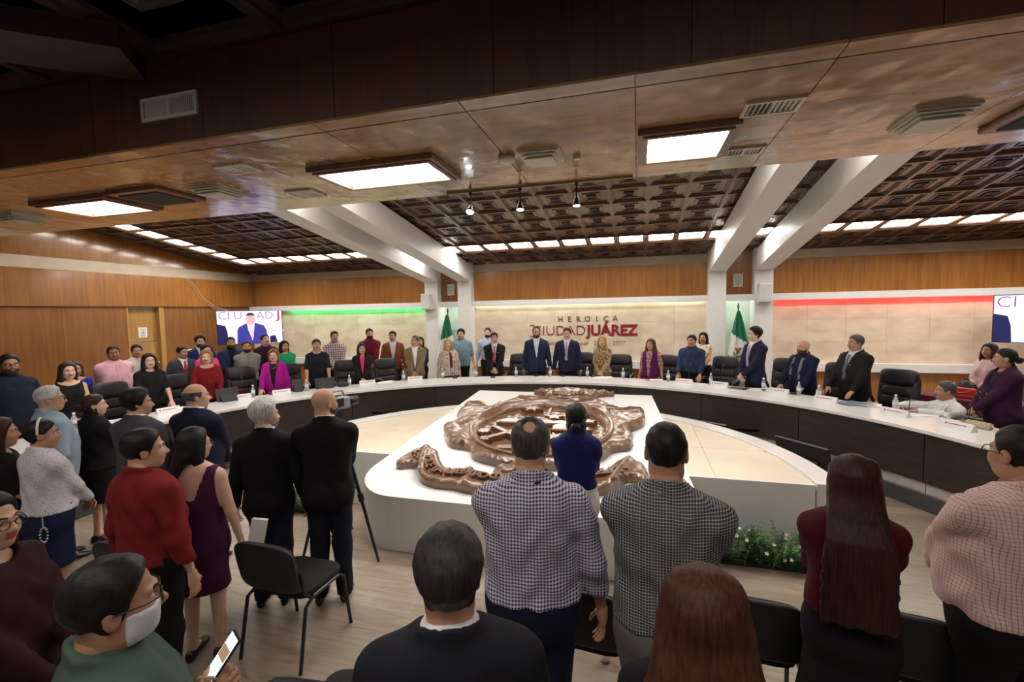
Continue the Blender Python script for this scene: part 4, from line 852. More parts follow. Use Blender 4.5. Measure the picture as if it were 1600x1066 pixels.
class Fld:
    def __init__(s, lo, hi, h):
        s.lo = np.array(lo, float); s.h = h; s.ax = [np.arange(lo[i], hi[i]+h, h, dtype=np.float32) for i in range(3)]
        s.F = np.full([len(a) for a in s.ax], 1., np.float32); s.pad = 0.
    def box(s, lo, hi):
        sl = []
        for i in range(3):
            a = max(0, int((lo[i]-s.lo[i])/s.h)); b = min(len(s.ax[i]), int((hi[i]-s.lo[i])/s.h)+2); sl.append(slice(a, max(a, b)))
        sl = tuple(sl); return sl, s.ax[0][sl[0]][:, None, None], s.ax[1][sl[1]][None, :, None], s.ax[2][sl[2]][None, None, :]
    def mix(s, sl, d, k):
        f = s.F[sl]
        if k > 0:
            h_ = np.maximum(k-np.abs(f-d), 0)/k; s.F[sl] = np.minimum(f, d)-h_*h_*k*.25
        else: s.F[sl] = np.minimum(f, d)
    def cap(s, a, b, ra, rb, k=.03):
        a = np.array(a, float); b = np.array(b, float); m = max(ra, rb)+k+2*s.h
        sl, X, Y, Z = s.box(np.minimum(a, b)-m, np.maximum(a, b)+m); d = b-a; L = d@d+1e-9
        t_ = np.clip(((X-a[0])*d[0]+(Y-a[1])*d[1]+(Z-a[2])*d[2])/L, 0, 1)
        D = np.sqrt((X-a[0]-t_*d[0])**2+(Y-a[1]-t_*d[1])**2+(Z-a[2]-t_*d[2])**2)-(ra+(rb-ra)*t_)
        s.mix(sl, D, k); return s
    def ell(s, c, r, k=.02, sub=False, rx=0):
        c = np.array(c, float); r = np.array([r]*3 if np.isscalar(r) else r, float); m = r.max()+k+2*s.h+s.pad
        sl, X, Y, Z = s.box(c-m, c+m); X = X-c[0]; Y = Y-c[1]; Z = Z-c[2]
        if rx: Y, Z = Y*math.cos(rx)+Z*math.sin(rx), -Y*math.sin(rx)+Z*math.cos(rx)
        q = np.sqrt((X/r[0])**2+(Y/r[1])**2+(Z/r[2])**2); D = (q-1)*r.min()
        if sub:
            f = s.F[sl]; D = -D; h_ = np.maximum(k-np.abs(f-D), 0)/max(k, 1e-6); s.F[sl] = np.maximum(f, D)+h_*h_*k*.25
        else: s.mix(sl, D, k)
        return s
    def prof(s, z, a, b, c, k=.03, ex=2.3, x0=0.):
        X, Y, Z = s.ax[0][:, None, None], s.ax[1][None, :, None], s.ax[2]
        A = np.interp(Z, z, a)[None, None]; B = np.interp(Z, z, b)[None, None]; C = np.interp(Z, z, c)[None, None]
        q = (np.abs((X-x0)/A)**ex+np.abs((Y-C)/B)**ex)**(1/ex); D = (q-1)*np.minimum(A, B)
        D = np.maximum(D, np.maximum(z[0]-Z, Z-z[-1])[None, None]).astype(np.float32)
        s.mix((slice(None),)*3, D, k); return s
    def xyz(s): return s.ax[0][:, None, None], s.ax[1][None, :, None], s.ax[2][None, None, :]
    def cut(s, D): s.F = np.maximum(s.F, D).astype(np.float32); return s
    def noise(s, amp, f, seed):
        X, Y, Z = s.xyz(); w = np.sin(X*f*1.1+seed)*1.6+np.sin(Z*f*.7+seed*2.1)*1.3
        s.F = s.F+(amp*(np.sin(Z*f+2*np.sin(X*f*.45+seed)+w*.4)*np.sin(Y*f*.8+seed+X*f*.6)+.6*np.sin((X+Z*.5)*f*1.7+seed*1.7))).astype(np.float32); return s
    def mesh(s): return nets(s.F, s.lo, s.h)
def raw(name, V, Fq, mats, parent, mi=None, attr=None, M=None):
    me = bpy.data.meshes.new(name); me.vertices.add(len(V)); me.vertices.foreach_set('co', np.asarray(V, np.float32).ravel())
    n = len(Fq); me.loops.add(n*4); me.polygons.add(n)
    me.loops.foreach_set('vertex_index', np.asarray(Fq, np.int32).ravel()); me.polygons.foreach_set('loop_start', np.arange(0, n*4, 4, dtype=np.int32))
    me.polygons.foreach_set('use_smooth', np.ones(n, bool))
    for m in (mats if isinstance(mats, (list, tuple)) else [mats]): me.materials.append(m)
    if mi is not None: me.polygons.foreach_set('material_index', np.asarray(mi, np.int32))
    if attr is not None:
        a = me.attributes.new('cloth', 'FLOAT_VECTOR', 'POINT'); a.data.foreach_set('vector', np.asarray(attr, np.float32).ravel())
    me.update(calc_edges=True)
    o = bpy.data.objects.new(name, me); COL.objects.link(o); o.parent = parent
    if M is not None: o.matrix_local = M
    return o
# ---- cloth, skin, hair materials
def cloth(c, rough=.85, name=None):
    k = ('cl', c, rough)
    if k not in _mc:
        _mc[k] = plain('cloth_%02x%02x%02x' % tuple(int(255*v) for v in c) + ('_s' if rough < .8 else ''), c, rough, spec=.25, var=.12, nscale=9, bump=.12)
    return _mc[k]
def check(name, base, line, w, frac, line2=None, f2=None):
    k = ('ck', name)
    if k in _mc: return _mc[k]
    m, nt, b = _new(name); b.inputs['Roughness'].default_value = .85; b.inputs['Specular IOR Level'].default_value = .2
    at = _n(nt, 'ShaderNodeAttribute', attribute_name='cloth'); sp = _n(nt, 'ShaderNodeSeparateXYZ'); nt.links.new(at.outputs['Vector'], sp.inputs[0])
    outs = []
    for i in (0, 1):
        mu = _n(nt, 'ShaderNodeMath', operation='MULTIPLY'); mu.inputs[1].default_value = 1/w; nt.links.new(sp.outputs[i], mu.inputs[0])
        fr = _n(nt, 'ShaderNodeMath', operation='FRACT'); nt.links.new(mu.outputs[0], fr.inputs[0])
        lt = _n(nt, 'ShaderNodeMath', operation='LESS_THAN'); lt.inputs[1].default_value = frac if i == 0 else (f2 or frac); nt.links.new(fr.outputs[0], lt.inputs[0]); outs.append(lt.outputs[0])
    ad = _n(nt, 'ShaderNodeMath', operation='ADD'); nt.links.new(outs[0], ad.inputs[0]); nt.links.new(outs[1], ad.inputs[1])
    ha = _n(nt, 'ShaderNodeMath', operation='MULTIPLY'); ha.inputs[1].default_value = .5; nt.links.new(ad.outputs[0], ha.inputs[0])
    mid = line2 or tuple((x+y)/2 for x, y in zip(base, line))
    nt.links.new(_ramp(nt, ha.outputs[0], [(.0, base), (.4, mid), (.9, line)], 'CONSTANT'), b.inputs['Base Color']); _mc[k] = m; return m
def spotted(name, base, spot, scale, thr, spot2=None):
    k = ('sp', name)
    if k in _mc: return _mc[k]
    m, nt, b = _new(name); b.inputs['Roughness'].default_value = .75
    vo = _n(nt, 'ShaderNodeTexVoronoi', i_Scale=scale); nt.links.new(_coord(nt), vo.inputs['Vector'])
    st_ = [(0, spot2 or spot), (thr*.5, spot2 or spot), (thr*.55, spot), (thr, spot), (min(1, thr*1.08), base)] if spot2 else [(0, spot), (thr, spot), (thr*1.1, base)]
    nt.links.new(_ramp(nt, vo.outputs['Distance'], st_), b.inputs['Base Color']); _mc[k] = m; return m
SKIN = {k: plain('skin_'+k, c, .5, spec=.35, var=.06, nscale=14) for k, c in dict(light=(.68, .42, .31), mid=(.57, .32, .21), tan=(.48, .25, .155), brown=(.34, .165, .095), deep=(.20, .095, .055)).items()}
LIPS = {'f': plain('red_lips', (.42, .07, .07), .35), 'm': plain('brown_lips', (.32, .13, .09), .45)}
def hairm(c):
    k = ('h', c)
    if k in _mc: return _mc[k]
    m, nt, b = _new('hair_%02x%02x%02x' % tuple(int(255*v) for v in c)); b.inputs['Roughness'].default_value = .5; b.inputs['Specular IOR Level'].default_value = .25
    ns = _n(nt, 'ShaderNodeTexNoise', i_Scale=1., i_Detail=4.); nt.links.new(_coord(nt, (130, 60, 9)), ns.inputs['Vector'])
    nt.links.new(_ramp(nt, ns.outputs[0], [(.3, tuple(v*.55 for v in c)), (.72, tuple(min(1, v*1.5) for v in c))]), b.inputs['Base Color']); _bump(nt, b, ns.outputs[0], .6, .004)
    _mc[k] = m; return m
BLK = (.010, .009, .009); DKB = (.028, .016, .010); BRN = (.075, .036, .018); GRY = (.22, .21, .20); WHT = (.50, .49, .47); SALT = (.085, .08, .078); BLD = (.42, .26, .11)
EYEW = plain('eye_white', (.75, .72, .70), .25); IRIS = plain('dark_iris', (.03, .018, .012), .2)
# ---- heads
def head_field(h, sex, wide, nose, lo, hi, simple=False):
    f = Fld(lo, hi, h); w = 1+.12*wide; f.pad = .04 if simple else 0.
    f.ell((0, -.014, .030), (.074*w, .094, .088), 0); f.ell((0, .018, -.032), (.060*w, .074, .084), .02)
    f.ell((0, .046, -.088), ((.034 if sex == 'm' else .027)*w, .032, .026), .03)
    for s in (-1, 1):
        f.ell((s*.036*w, .050, -.030), (.026*w, .030, .030), .025); f.ell((s*.045*w, .0, -.075), (.022*w, .035, .025+.01*wide), .03)
    if simple: return f
    for s in (-1, 1): f.cap((s*.044, .070, .022), (s*.012, .084, .020), .010, .011, .012)
    for s in (-1, 1): f.ell((s*.032, .096, .002), (.019, .020, .0115), .010, sub=True)
    f.cap((0, .082, .006), (0, .104+.006*nose, -.030), .0075, .0125, .012)
    for s in (-1, 1): f.ell((s*.012, .094, -.034), .0095, .008)
    f.ell((0, .0845, -.0525), (.022, .011, .0060), .006); f.ell((0, .0835, -.0625), (.019, .011, .0068), .006)
    for s in (-1, 1):
        f.ell((s*.077*w, -.012, -.006), (.010, .021, .032), .008); f.ell((s*.086*w, -.004, -.004), (.006, .012, .02), .004, sub=True)
    nr = .055 if sex == 'm' else .045
    f.cap((0, -.026, -.05), (0, -.040, -.185), nr*(1+.1*wide), nr*1.08*(1+.12*wide), .03)
    return f
_hc = {}
def head_mesh(sex, wide, nose, h):
    k = (sex, wide, nose, h)
    if k not in _hc:
        V, Q = head_field(h, sex, wide, nose, (-.11, -.14, -.20), (.11, .14, .135), False).mesh()
        c = V[Q].mean(1); lip = (np.abs(c[:, 0]) < .023) & (c[:, 1] > .082) & (c[:, 2] < -.046) & (c[:, 2] > -.0705)
        _hc[k] = (V, Q, lip.astype(int))
    return _hc[k]
def hair_mesh(style, sex, wide, L, h, seed, bk=0.):
    big = L > 0
    lo = (-.19, -.27-bk, -.14-L) if big else (-.125, -.19, -.13); hi = (.19, .125, .16) if big else (.125, .125, .16)
    f = head_field(h, sex, wide, 0, lo, hi, True); X, Y, Z = f.xyz(); y1 = f.ax[1]
    if sex == 'f' and style != 'tied' and style != 'bun':
        zl = np.interp(y1, [-.12, .005, .022, .040, .054, .066, .08], [-.4, -.4, -.06, .015, .048, .072, .10]); thick = .017
    elif style in ('tied', 'bun'):
        zl = np.interp(y1, [-.12, -.06, -.02, .01, .04, .06, .08, .1], [-.085, -.085, -.03, .0, .035, .055, .072, .09]); thick = .010
    elif style == 'receding':
        zl = np.interp(y1, [-.12, -.05, -.015, .01, .03, .045, .06], [-.08, -.08, -.04, .0, .045, .09, .2]); thick = .010
    else:
        zl = np.interp(y1, [-.12, -.05, -.015, .012, .035, .052, .066, .08], [-.08, -.08, -.050, -.022, .030, .058, .076, .10]); thick = .013
    reg = zl[None, :, None]-Z
    th_ = thick*(.55+.75*np.clip((Z+.02)/.1, 0, 1)) if sex == 'm' else thick
    if style == 'crop': th_ = .006+.004*np.clip(Z/.1, 0, 1)
    if style == 'full': th_ = th_*1.7
    th_ = th_*np.clip(.15-reg/.035, .15, 1.)
    f.F = np.maximum(f.F-th_, reg*.8).astype(np.float32)
    if style == 'ring': f.cut(np.maximum(Z-.048, -1)); f.cut(-(.04-Y)*1.0+0*Z if 0 else Y-.03)
    if style == 'patch': f.ell((0, -.070, .118), (.032, .046, .036), .016, sub=True)
    if style == 'bun': f.ell((0, -.128, -.02), .042, .012)
    if style == 'lowbun': f.ell((0, -.128, -.05), .036, .01)
    if style == 'highbun': f.ell((0, -.10, .075), .04, .012)
    if big:
        for s in (-1, 1):
            f.ell((s*.078, -.025, -.05-L*.30*(style != 'narrow')), (.030, .050, .10+L*.36*(style != 'narrow')), .03)
            if style == 'front': f.ell((s*.088, .035, -.09-L*.28), (.026, .030, .07+L*.36), .03)
        nw = .5 if style == 'narrow' else 1.; zz = np.array([-.14-L, -.12-L*.8, -.30, -.22, -.14, -.06, .0, .05]); zz = np.sort(np.minimum(zz, [9, 9]+[9]*6)); f.prof(zz, np.where(zz < -.1, nw, 1.)*np.interp(zz, [-.6, -.3, -.14, 0, .05], [.13+wide*.03, .125+wide*.03, .105+wide*.025, .086+wide*.015, .07]), np.interp(zz, [-.6, -.2, -.1, 0, .05], [.024, .032, .05, .07, .07]), np.interp(zz, [-.6, -.3, -.22, -.14, -.06, 0], [-.178-bk, -.175-bk, -.165-bk, -.125, -.075, -.04]), .03, 2.2)
        if style == 'pony': pass
        f.cut(-(Z+.10+L-.006*np.sin(X*70+seed)))
    if style == 'curly': f.noise(.006, 130, seed)
    f.noise(.0014 if not big else .0007, 95, seed)
    return f.mesh()
# ---- hands
_hands = {}
def hand_mesh(curl, h=.0055):
    k = (curl, h)
    if k in _hands: return _hands[k]
    f = Fld((-.06, -.03, -.10), (.09, .22, .04), h)
    f.ell((0, .048, 0), (.040, .052, .014), 0); f.cap((0, -.02, 0), (0, .03, 0), .024, .024, .02)
    for x, L in ((-.030, .058), (-.010, .074), (.010, .080), (.029, .072)):
        p = np.array([x, .086, 0.]); a = curl*.4
        for q, r in ((.45, .0088), (.32, .0080), (.23, .0070)):
            e = p+L*q*np.array([x*1.2, math.cos(a), -math.sin(a)]); f.cap(p, e, r, r*.93, .006); p = e; a += curl*.75
    p = np.array([.028, .022, -.004])
    for e, r in (((.052, .05, -.012), .0115), ((.062, .078, -.02-.02*curl), .0098), ((.060, .100, -.026-.03*curl), .0085)): f.cap(p, e, r, r*.92, .008); p = np.array(e)
    _hands[k] = f.mesh(); return _hands[k]
PROF = {'m': ([.78, .86, .94, 1.02, 1.12, 1.22, 1.32, 1.40, 1.45, 1.48, 1.51, 1.56], [.150, .170, .170, .160, .157, .166, .180, .180, .164, .124, .070, .057], [.100, .115, .115, .106, .108, .116, .120, .108, .092, .076, .062, .056], [-.005, -.012, -.010, 0, .005, .005, 0, -.008, -.015, -.020, -.020, -.02]),
        'f': ([.78, .86, .94, 1.02, 1.12, 1.22, 1.32, 1.40, 1.45, 1.48, 1.51, 1.56], [.160, .180, .172, .145, .132, .142, .152, .154, .146, .112, .062, .047], [.110, .125, .115, .100, .096, .102, .106, .095, .082, .066, .053, .046], [-.005, -.012, -.008, 0, .004, .004, 0, -.008, -.015, -.020, -.020, -.02])}
FATA = np.array([.02, .035, .055, .08, .085, .07, .045, .03, .018, .01, .005, .004]); FATB = np.array([.01, .03, .06, .10, .11, .085, .05, .03, .015, .008, .004, .004]); FATC = np.array([0, .01, .025, .045, .05, .035, .015, .004, 0, 0, 0, 0]); FATA *= .8; FATB *= .75; FATC *= .8
def ik(S0, T, l1, l2, pole):
    S0, T, pole = (np.array(v, float) for v in (S0, T, pole)); d = T-S0; L = np.linalg.norm(d)
    if L > (l1+l2)*.995: T = S0+d*(l1+l2)*.995/L; d = T-S0; L = np.linalg.norm(d)
    n = d/L; a = (l1*l1-l2*l2+L*L)/(2*L); hh = math.sqrt(max(0, l1*l1-a*a)); p = pole-n*(pole@n); p /= np.linalg.norm(p)+1e-9
    return S0+n*a+p*hh, T
ARM = {  # wrist (x outwards, y forwards, z), elbow pole, finger direction, back-of-hand direction
 'down': ((.285, .03, .86), (.35, -1, 0), (.02, .12, -1), (1, .15, 0)),
 'behind': ((.045, -.205, .93), (1, -.5, 0), (-.85, -.05, -.5), (0, -1, .1)),
 'front': ((.055, .235, .93), (1, -.35, 0), (-.75, .25, -.6), (.2, 1, .1)),
 'table': ((.215, .30, .86), (.7, -1, .1), (0, .75, -.66), (0, .6, .8)),
 'clasp': ((.06, .26, 1.0), (1, -.3, -.2), (-.9, .35, -.1), (.2, .7, .7)),
 'phone': ((.07, .40, 1.02), (1, -.4, -.6), (-.2, .8, .5), (.8, -.2, .3)),
 'back_low': ((.14, -.16, .90), (1, -.3, 0), (-.5, 0, -.85), (.3, -1, 0)),
 'desk': ((.16, .46, .99), (1, -.5, -.2), (-.55, .8, -.1), (0, .1, 1))}
CAMXY = np.array([0., 0.])
def person(label, pos, z0, H, az, sex='m', fat=0., skin='mid', hair=('short', BLK, 0), top=None, bottom=('trousers', (.02, .02, .025)), shoes=(.015, .012, .01),
           arms='down', turn=0, tilt=0, wide=0, nose=0, beard=None, extras=(), q=None, seat=False, lips=None, hands=None, wmul=1., wr=None):
    dist = math.hypot(pos[0], pos[1]); near_ = dist < 3.6; seed = (pos[0]*7.3+pos[1]*3.1) % 6.28; rng = np.random.RandomState(int(abs(pos[0]*100+pos[1]*10)))
    e = empty('person', (pos[0], pos[1], z0), R_(-az), label=label, cat='person')
    s = H/1.75 if not seat else 1.0
    sit = (H-1.34) if seat else 0.          # seated: whole trunk lowered
    z, a, b, c = (np.array(v, float) for v in PROF[sex]); a = (a+fat*FATA)*wmul; b = b+fat*FATB; c = c+fat*FATC
    z, a, b, c = z*s, a*s, b*s, c*s
    drop = 0.
    if seat: drop = 1.75-H; z = z-drop
    shx = ((.183 if sex == 'm' else .155)+.022*fat)*s*wmul; shz = 1.388*s-drop
    arms = arms if isinstance(arms, tuple) else (arms, arms)
    J = {}
    for sd, nm in ((1, arms[0]), (-1, arms[1])):
        w, pole, fd, bd = ARM[nm]; w = np.array(w, float)*s; w[0] *= (1+.0*fat)
        if nm == 'down': w[0] += (.05*fat)*s+(0 if sex == 'm' else -.03)
        if nm in ('front', 'clasp'): w[1] += .10*fat*s
        if nm == 'behind': w[1] -= .03*fat*s
        if nm == 'table': w[2] = TZ+.055-z0 if z0 > 0 else w[2]
        if seat: w[2] = TZ+.03-z0
        S0 = np.array([sd*shx, -.012*s, shz]); T = w*np.array([sd, 1, 1])
        if nm in ('front', 'clasp', 'behind') and sd < 0: T = T+np.array([.012, .02 if nm != 'behind' else -.02, .022])
        if wr: T = np.array(wr[sd])
        el, T = ik(S0, T, .285*s, .255*s, np.array(pole)*np.array([sd, 1, 1])); J[sd] = (S0, el, T, np.array(fd)*np.array([sd, 1, 1]), np.array(bd)*np.array([sd, 1, 1]))
    hip = [(sd*(.085+.02*fat)*s, 0, .90*s-drop) for sd in (1, -1)]
    if seat: knee = [(sd*.12, .42, .48) for sd in (1, -1)]; ank = [(sd*.12, .40, .08) for sd in (1, -1)]
    else: knee = [(sd*(.088+.01*fat)*s, .015*s, .49*s) for sd in (1, -1)]; ank = [(sd*.095*s, -.015*s, .085*s) for sd in (1, -1)]
    head_h = .0055 if near_ else .0075
    ht = .24*(.5+.5*s) if not seat else .24; hs = ht/.24*(1.0 if sex == 'm' else .97)
    hc = np.array([0, .012*s, H-.120*hs])
    top = top or {}; sl = top.get('sleeve', 1.); bare = sl < .9
    # ---- body
    pts = [J[k][i] for k in J for i in range(3)]; mn = np.minimum(np.min(pts, 0), [-.3*s, -.28*s, 0])-.08; mx = np.maximum(np.max(pts, 0), [.3*s, .28*s, 1.6*s-drop])+.08
    if seat: mx[1] = max(mx[1], .6)
    hb = (.013 if (bare and near_) else .018 if bare else .026)
    f = Fld((mn[0], mn[1], .02), (mx[0], mx[1], 1.62*s-drop), hb)
    thin = 0. if bare else .014
    f.prof(z, a-thin*(z < 1.5*s-drop), b-thin*(z < 1.5*s-drop), c, .02)
    for sd in J:
        S0, el, T, _, _ = J[sd]; mr = (.046 if sex == 'm' else .040)*s*(1+.25*fat)
        mq = mr-thin*.6; f.cap(S0, el, mq*1.12, mq*.88, .04); f.cap(el, T, mq*.88, .026*s, .02)
        if sd == 1: pass
    f.cap((0, -.02*s, 1.46*s-drop), (hc[0], hc[1]-.03, hc[2]-.08), (.054 if sex == 'm' else .044)*s, (.052 if sex == 'm' else .042)*s, .025)
    if sex == 'f':
        for sd in (-1, 1): f.ell((sd*.068*s, .075*s, 1.275*s-drop), (.062*s, .055*s, .062*s), .04)
    for i in (0, 1): f.cap(hip[i], knee[i], .082*s*(1+.2*fat), .056*s, .03); f.cap(knee[i], ank[i], .054*s, .036*s, .02); f.cap(ank[i], np.array(ank[i])+(0, .09*s, -.04*s), .034*s, .028*s, .02)
    V, Q = f.mesh(); Vs, Qs, mi = [V], [Q], [np.zeros(len(Q), int)]; n = len(V)
    # head
    HV, HQ, lip = head_mesh(sex, wide, nose, head_h)
    RT = np.array(Matrix.Rotation(R_(-turn), 3, 'Z') @ Matrix.Rotation(R_(tilt), 3, 'X'))
    hx = lambda P: (P*hs)@RT.T+hc
    Vs.append(hx(HV)); Qs.append(HQ+n); mi.append(lip); n += len(HV)
    for sd in J:
        S0, el, T, fd, bd = J[sd]; y = fd/np.linalg.norm(fd); zz = bd-y*(bd@y); zz /= np.linalg.norm(zz); x = np.cross(y, zz)
        nm = arms[0] if sd == 1 else arms[1]; curl = {'down': .55, 'behind': .8, 'front': .7, 'table': .35, 'clasp': .7, 'phone': .9, 'back_low': .7, 'desk': .4}[nm]
        P, Qh = hand_mesh(curl, .0055 if near_ else .0075); P = P*s*(1. if sex == 'm' else .92)
        if sd == 1: P = P*np.array([-1, 1, 1]); Qh = Qh[:, ::-1]
        W = P[:, :1]*x+P[:, 1:2]*y+P[:, 2:]*zz+T; Vs.append(W); Qs.append(Qh+n); mi.append(np.zeros(len(Qh), int)); n += len(P)
    raw('body', np.concatenate(Vs), np.concatenate(Qs), [SKIN[skin], LIPS[lips or sex]], e, np.concatenate(mi))
    Mh = T_(Vector(hc)) @ Matrix(RT.tolist()).to_4x4() @ Matrix.Scale(hs, 4)
    # ---- eyes and brows when the face can be seen
    vd = np.array([-pos[0], -pos[1]]); vd = vd/np.linalg.norm(vd); fa = R_(az+turn); fdir = np.array([math.sin(fa), math.cos(fa)])
    facing = fdir@vd
    if facing > -.55:
        for sd in (-1, 1):
            mb = MB().lathe([(.001, .0125), (.004, .0119), (.0056, .011)], 10, 1, T_((sd*.032, .0705, .002)) @ Matrix.Rotation(R_(-90), 4, 'X')).lathe([(.0055, .0111), (.0085, .009), (.012, .003), (.0115, -.004)], 10, 0, T_((sd*.032, .0705, .002)) @ Matrix.Rotation(R_(-90), 4, 'X'))
            obj('eye', mb, [EYEW, IRIS], e, smooth=True, M=Mh)
            obj('eyebrow', MB().tube([(sd*.050, .073, .022), (sd*.034, .0855, .0295), (sd*.014, .0925, .0235)], [.0025, .0045, .004], 6), hairm(hair[1] if hair[1] not in (WHT, BLD) else BRN), e, M=Mh)
    # ---- hair and beard
    st_, hcol, L = hair
    if st_ != 'bald':
        HVv, HQv = hair_mesh(st_, sex, wide, L, (.0065 if not L else .0085) if near_ else (.008 if not L else .011), seed, .055*fat); raw('hair', hx(HVv), HQv, hairm(hcol), e)
    if beard:
        bf = head_field(.006, sex, wide, nose, (-.10, -.05, -.135), (.10, .13, .0), True); X, Y, Z = bf.xyz()
        if beard[0] == 'full': reg = np.maximum(Z-np.interp(bf.ax[1], [-.05, .0, .03, .06, .1], [-.0, -.02, -.055, -.052, -.040])[None, :, None], -(Y+.005)); reg = np.maximum(reg, np.where(Y > .05, .0085-np.sqrt((X/2.6)**2+(Z+.058)**2), -1.))
        elif beard[0] == 'mask': reg = np.maximum(np.maximum(Z+.015, -(Z+.105)), -(Y-.012))
        else: reg = np.maximum(np.maximum(np.abs(X)-.030, np.abs(Z+.0445)-.006), .05-Y)
        bf.F = np.maximum(bf.F-(.0045 if beard[0] != 'stache' else .010), reg).astype(np.float32); BV, BQ = bf.mesh()
        if len(BQ): raw('face_mask' if beard[0] == 'mask' else 'moustache' if beard[0] == 'stache' else 'beard', hx(BV), BQ, cloth(beard[1]) if beard[0] == 'mask' else hairm({BLK: (.045, .030, .024), DKB: (.06, .038, .028)}.get(beard[1], beard[1])), e)
    # ---- upper clothing
    def armored(f, infl, r0, r1, upto, k=.04, pad=False):
        for sd in J:
            S0, el, T, _, _ = J[sd]; mr = (.046 if sex == 'm' else .040)*s*(1+.25*fat)
            if upto <= .5:
                f.cap(S0, S0+(el-S0)*upto*2, mr*1.12+r0, mr*.98+r0*1.1, k)
            else:
                Mq = S0+(el-S0)*.3; f.cap(S0, Mq, mr*1.12+r0, mr*1.04+r0*.9+r1*.1, k); f.cap(Mq, el, mr*1.04+r0*.9+r1*.1, mr*.92+r1, .012); E_ = el+(T-el)*min(1, (upto-.5)*2); f.cap(el, E_, mr*.92+r1, .027*s+r1*.95+(1-min(1, (upto-.5)*2))*.012, .02)
            if pad: f.cap((sd*.07*s, -.018*s, 1.448*s-drop), (sd*shx*.97, -.014*s, shz+.022*s), .036*s, .046*s, .03)
    def uvs(V, Q):
        p = V[Q]; n = np.cross(p[:, 2]-p[:, 0], p[:, 3]-p[:, 1]); N = np.zeros_like(V)
        for i in range(4): np.add.at(N, Q[:, i], n)
        N = np.abs(N)/(np.linalg.norm(N, axis=1)[:, None]+1e-9); A = np.zeros((len(V), 3))
        side = N[:, 0] > .80; A[:, 0] = np.where(side, V[:, 1]+.13, V[:, 0]*1.05); up = N[:, 2] > .86; A[:, 1] = np.where(up, V[:, 1], V[:, 2]); return A
    hg = (.0110 if near_ else .0165)
    def garment(name, infl, arm_r, upto, hem, neck, mat, ns=.0022, pad=False, vee=None, lapel=False, flare=0., cutfn=None, lo_z=None):
        g = Fld((mn[0]-.03, mn[1]-.03, hem*s-drop-.03), (mx[0]+.03, mx[1]+.03, 1.61*s-drop), hg)
        fl = flare*np.clip((1.05*s-drop-z)/(.2*s), 0, 1)
        keep = z < 1.53*s-drop
        g.prof(z, a+infl+fl, b+infl+fl, c, .02, 2.4)
        if sex == 'f':
            for sd in (-1, 1): g.ell((sd*.068*s, .075*s, 1.275*s-drop), np.array((.062, .055, .062))*s+infl*.8, .045)
        g.cap((0, -.022*s, 1.44*s-drop), (0, -.018*s, 1.60*s-drop), (.058 if sex == 'm' else .048)*s+infl*.6, (.056 if sex == 'm' else .046)*s+infl*.6, .04)
        if upto > 0: armored(g, infl, arm_r[0], arm_r[1], upto, pad=pad)
        X, Y, Z = g.xyz()
        if lapel:
            w = np.clip((Z-vee[0]*s+drop)/((vee[1]-vee[0])*s), 0, 1.2)*vee[2]*s
            band = np.exp(-((np.abs(X)-w-.022*s)/(.020*s))**2)*(Y > 0)*(Z > vee[0]*s-drop)*(Z < 1.47*s-drop); g.F = (g.F-.007*band).astype(np.float32)
        if ns: g.noise(ns, 34 if near_ else 30, seed)
        g.cut(hem*s-drop-Z)
        # neckline
        if neck == 'round': g.cut(-(np.sqrt(X**2+((Y-.012*s)*.95)**2+(((Z-1.505*s+drop))*1.1)**2)-.078*s))
        elif neck == 'wide': g.cut(-(np.sqrt((X*.72)**2+((Y-.02*s)*.8)**2+((Z-1.50*s+drop)*1.0)**2)-.095*s))
        else: g.cut(np.minimum((Z+.38*Y)-((1.514 if name == 'jacket' else 1.520)*s-drop), .19*s-np.sqrt(X**2+Y**2)))
        if vee is not None:
            w = np.clip((Z-vee[0]*s+drop)/((vee[1]-vee[0])*s), 0, 1.3)*vee[2]*s-.001
            g.cut(np.minimum(np.minimum(w-np.abs(X), Y-.01*s), Z-vee[0]*s+drop))
        if cutfn: g.cut(cutfn(X, Y, Z))
        V, Q = g.mesh(); return raw(name, V, Q, mat, e, attr=uvs(V, Q))
    def ysurf(zz, infl): return np.interp(zz, z, b)+np.interp(zz, z, c)+infl
    def collar(mat, r=.0745, zb=1.508, ht_=.034, gap=.25, name='collar'):
        lp = []
        for th2 in np.linspace(gap, 2*math.pi-gap, 26):
            x, y = math.sin(th2), math.cos(th2); rr = r*(1+.06*fat) if sex == 'm' else r*.86
            zf = (zb-.028*max(0, y)-.004)*s-drop; up = ht_*s*(1 if y < .3 else 1-.35*(y-.3))
            lp.append([(rr*s*1.06*x, rr*s*y-.018*s, zf), ((rr+.010)*s*1.1*x, (rr+.010)*s*y-.018*s, zf-.004), ((rr-.006)*s*x, (rr-.006)*s*y-.012*s, zf+up), ((rr-.012)*s*x, (rr-.012)*s*y-.012*s, zf+up-.002)])
        return obj(name, MB().rings(lp), mat, e, smooth=True)
    def tie(mat, zlo=1.06, infl=.018):
        lp = []
        for k in range(12):
            u = k/11; zz = (1.452-(1.452-zlo)*u)*s-drop; y = ysurf(zz, infl)+ (.012*(1-u) if u < .2 else .002); w = (.022 if u < .08 else .016+.022*min(1, (u-.08)*1.6))*s*(1 if k < 11 else .15)
            lp.append([(-w, y-.004, zz), (w, y-.004, zz), (w, y+.003, zz), (0, y+.007, zz), (-w, y+.003, zz)])
        obj('tie', MB().rings(lp), mat, e, smooth=True)
    k = top.get('kind', 'shirt'); mat = top.get('mat') or cloth(top.get('c', (.5, .5, .5)))
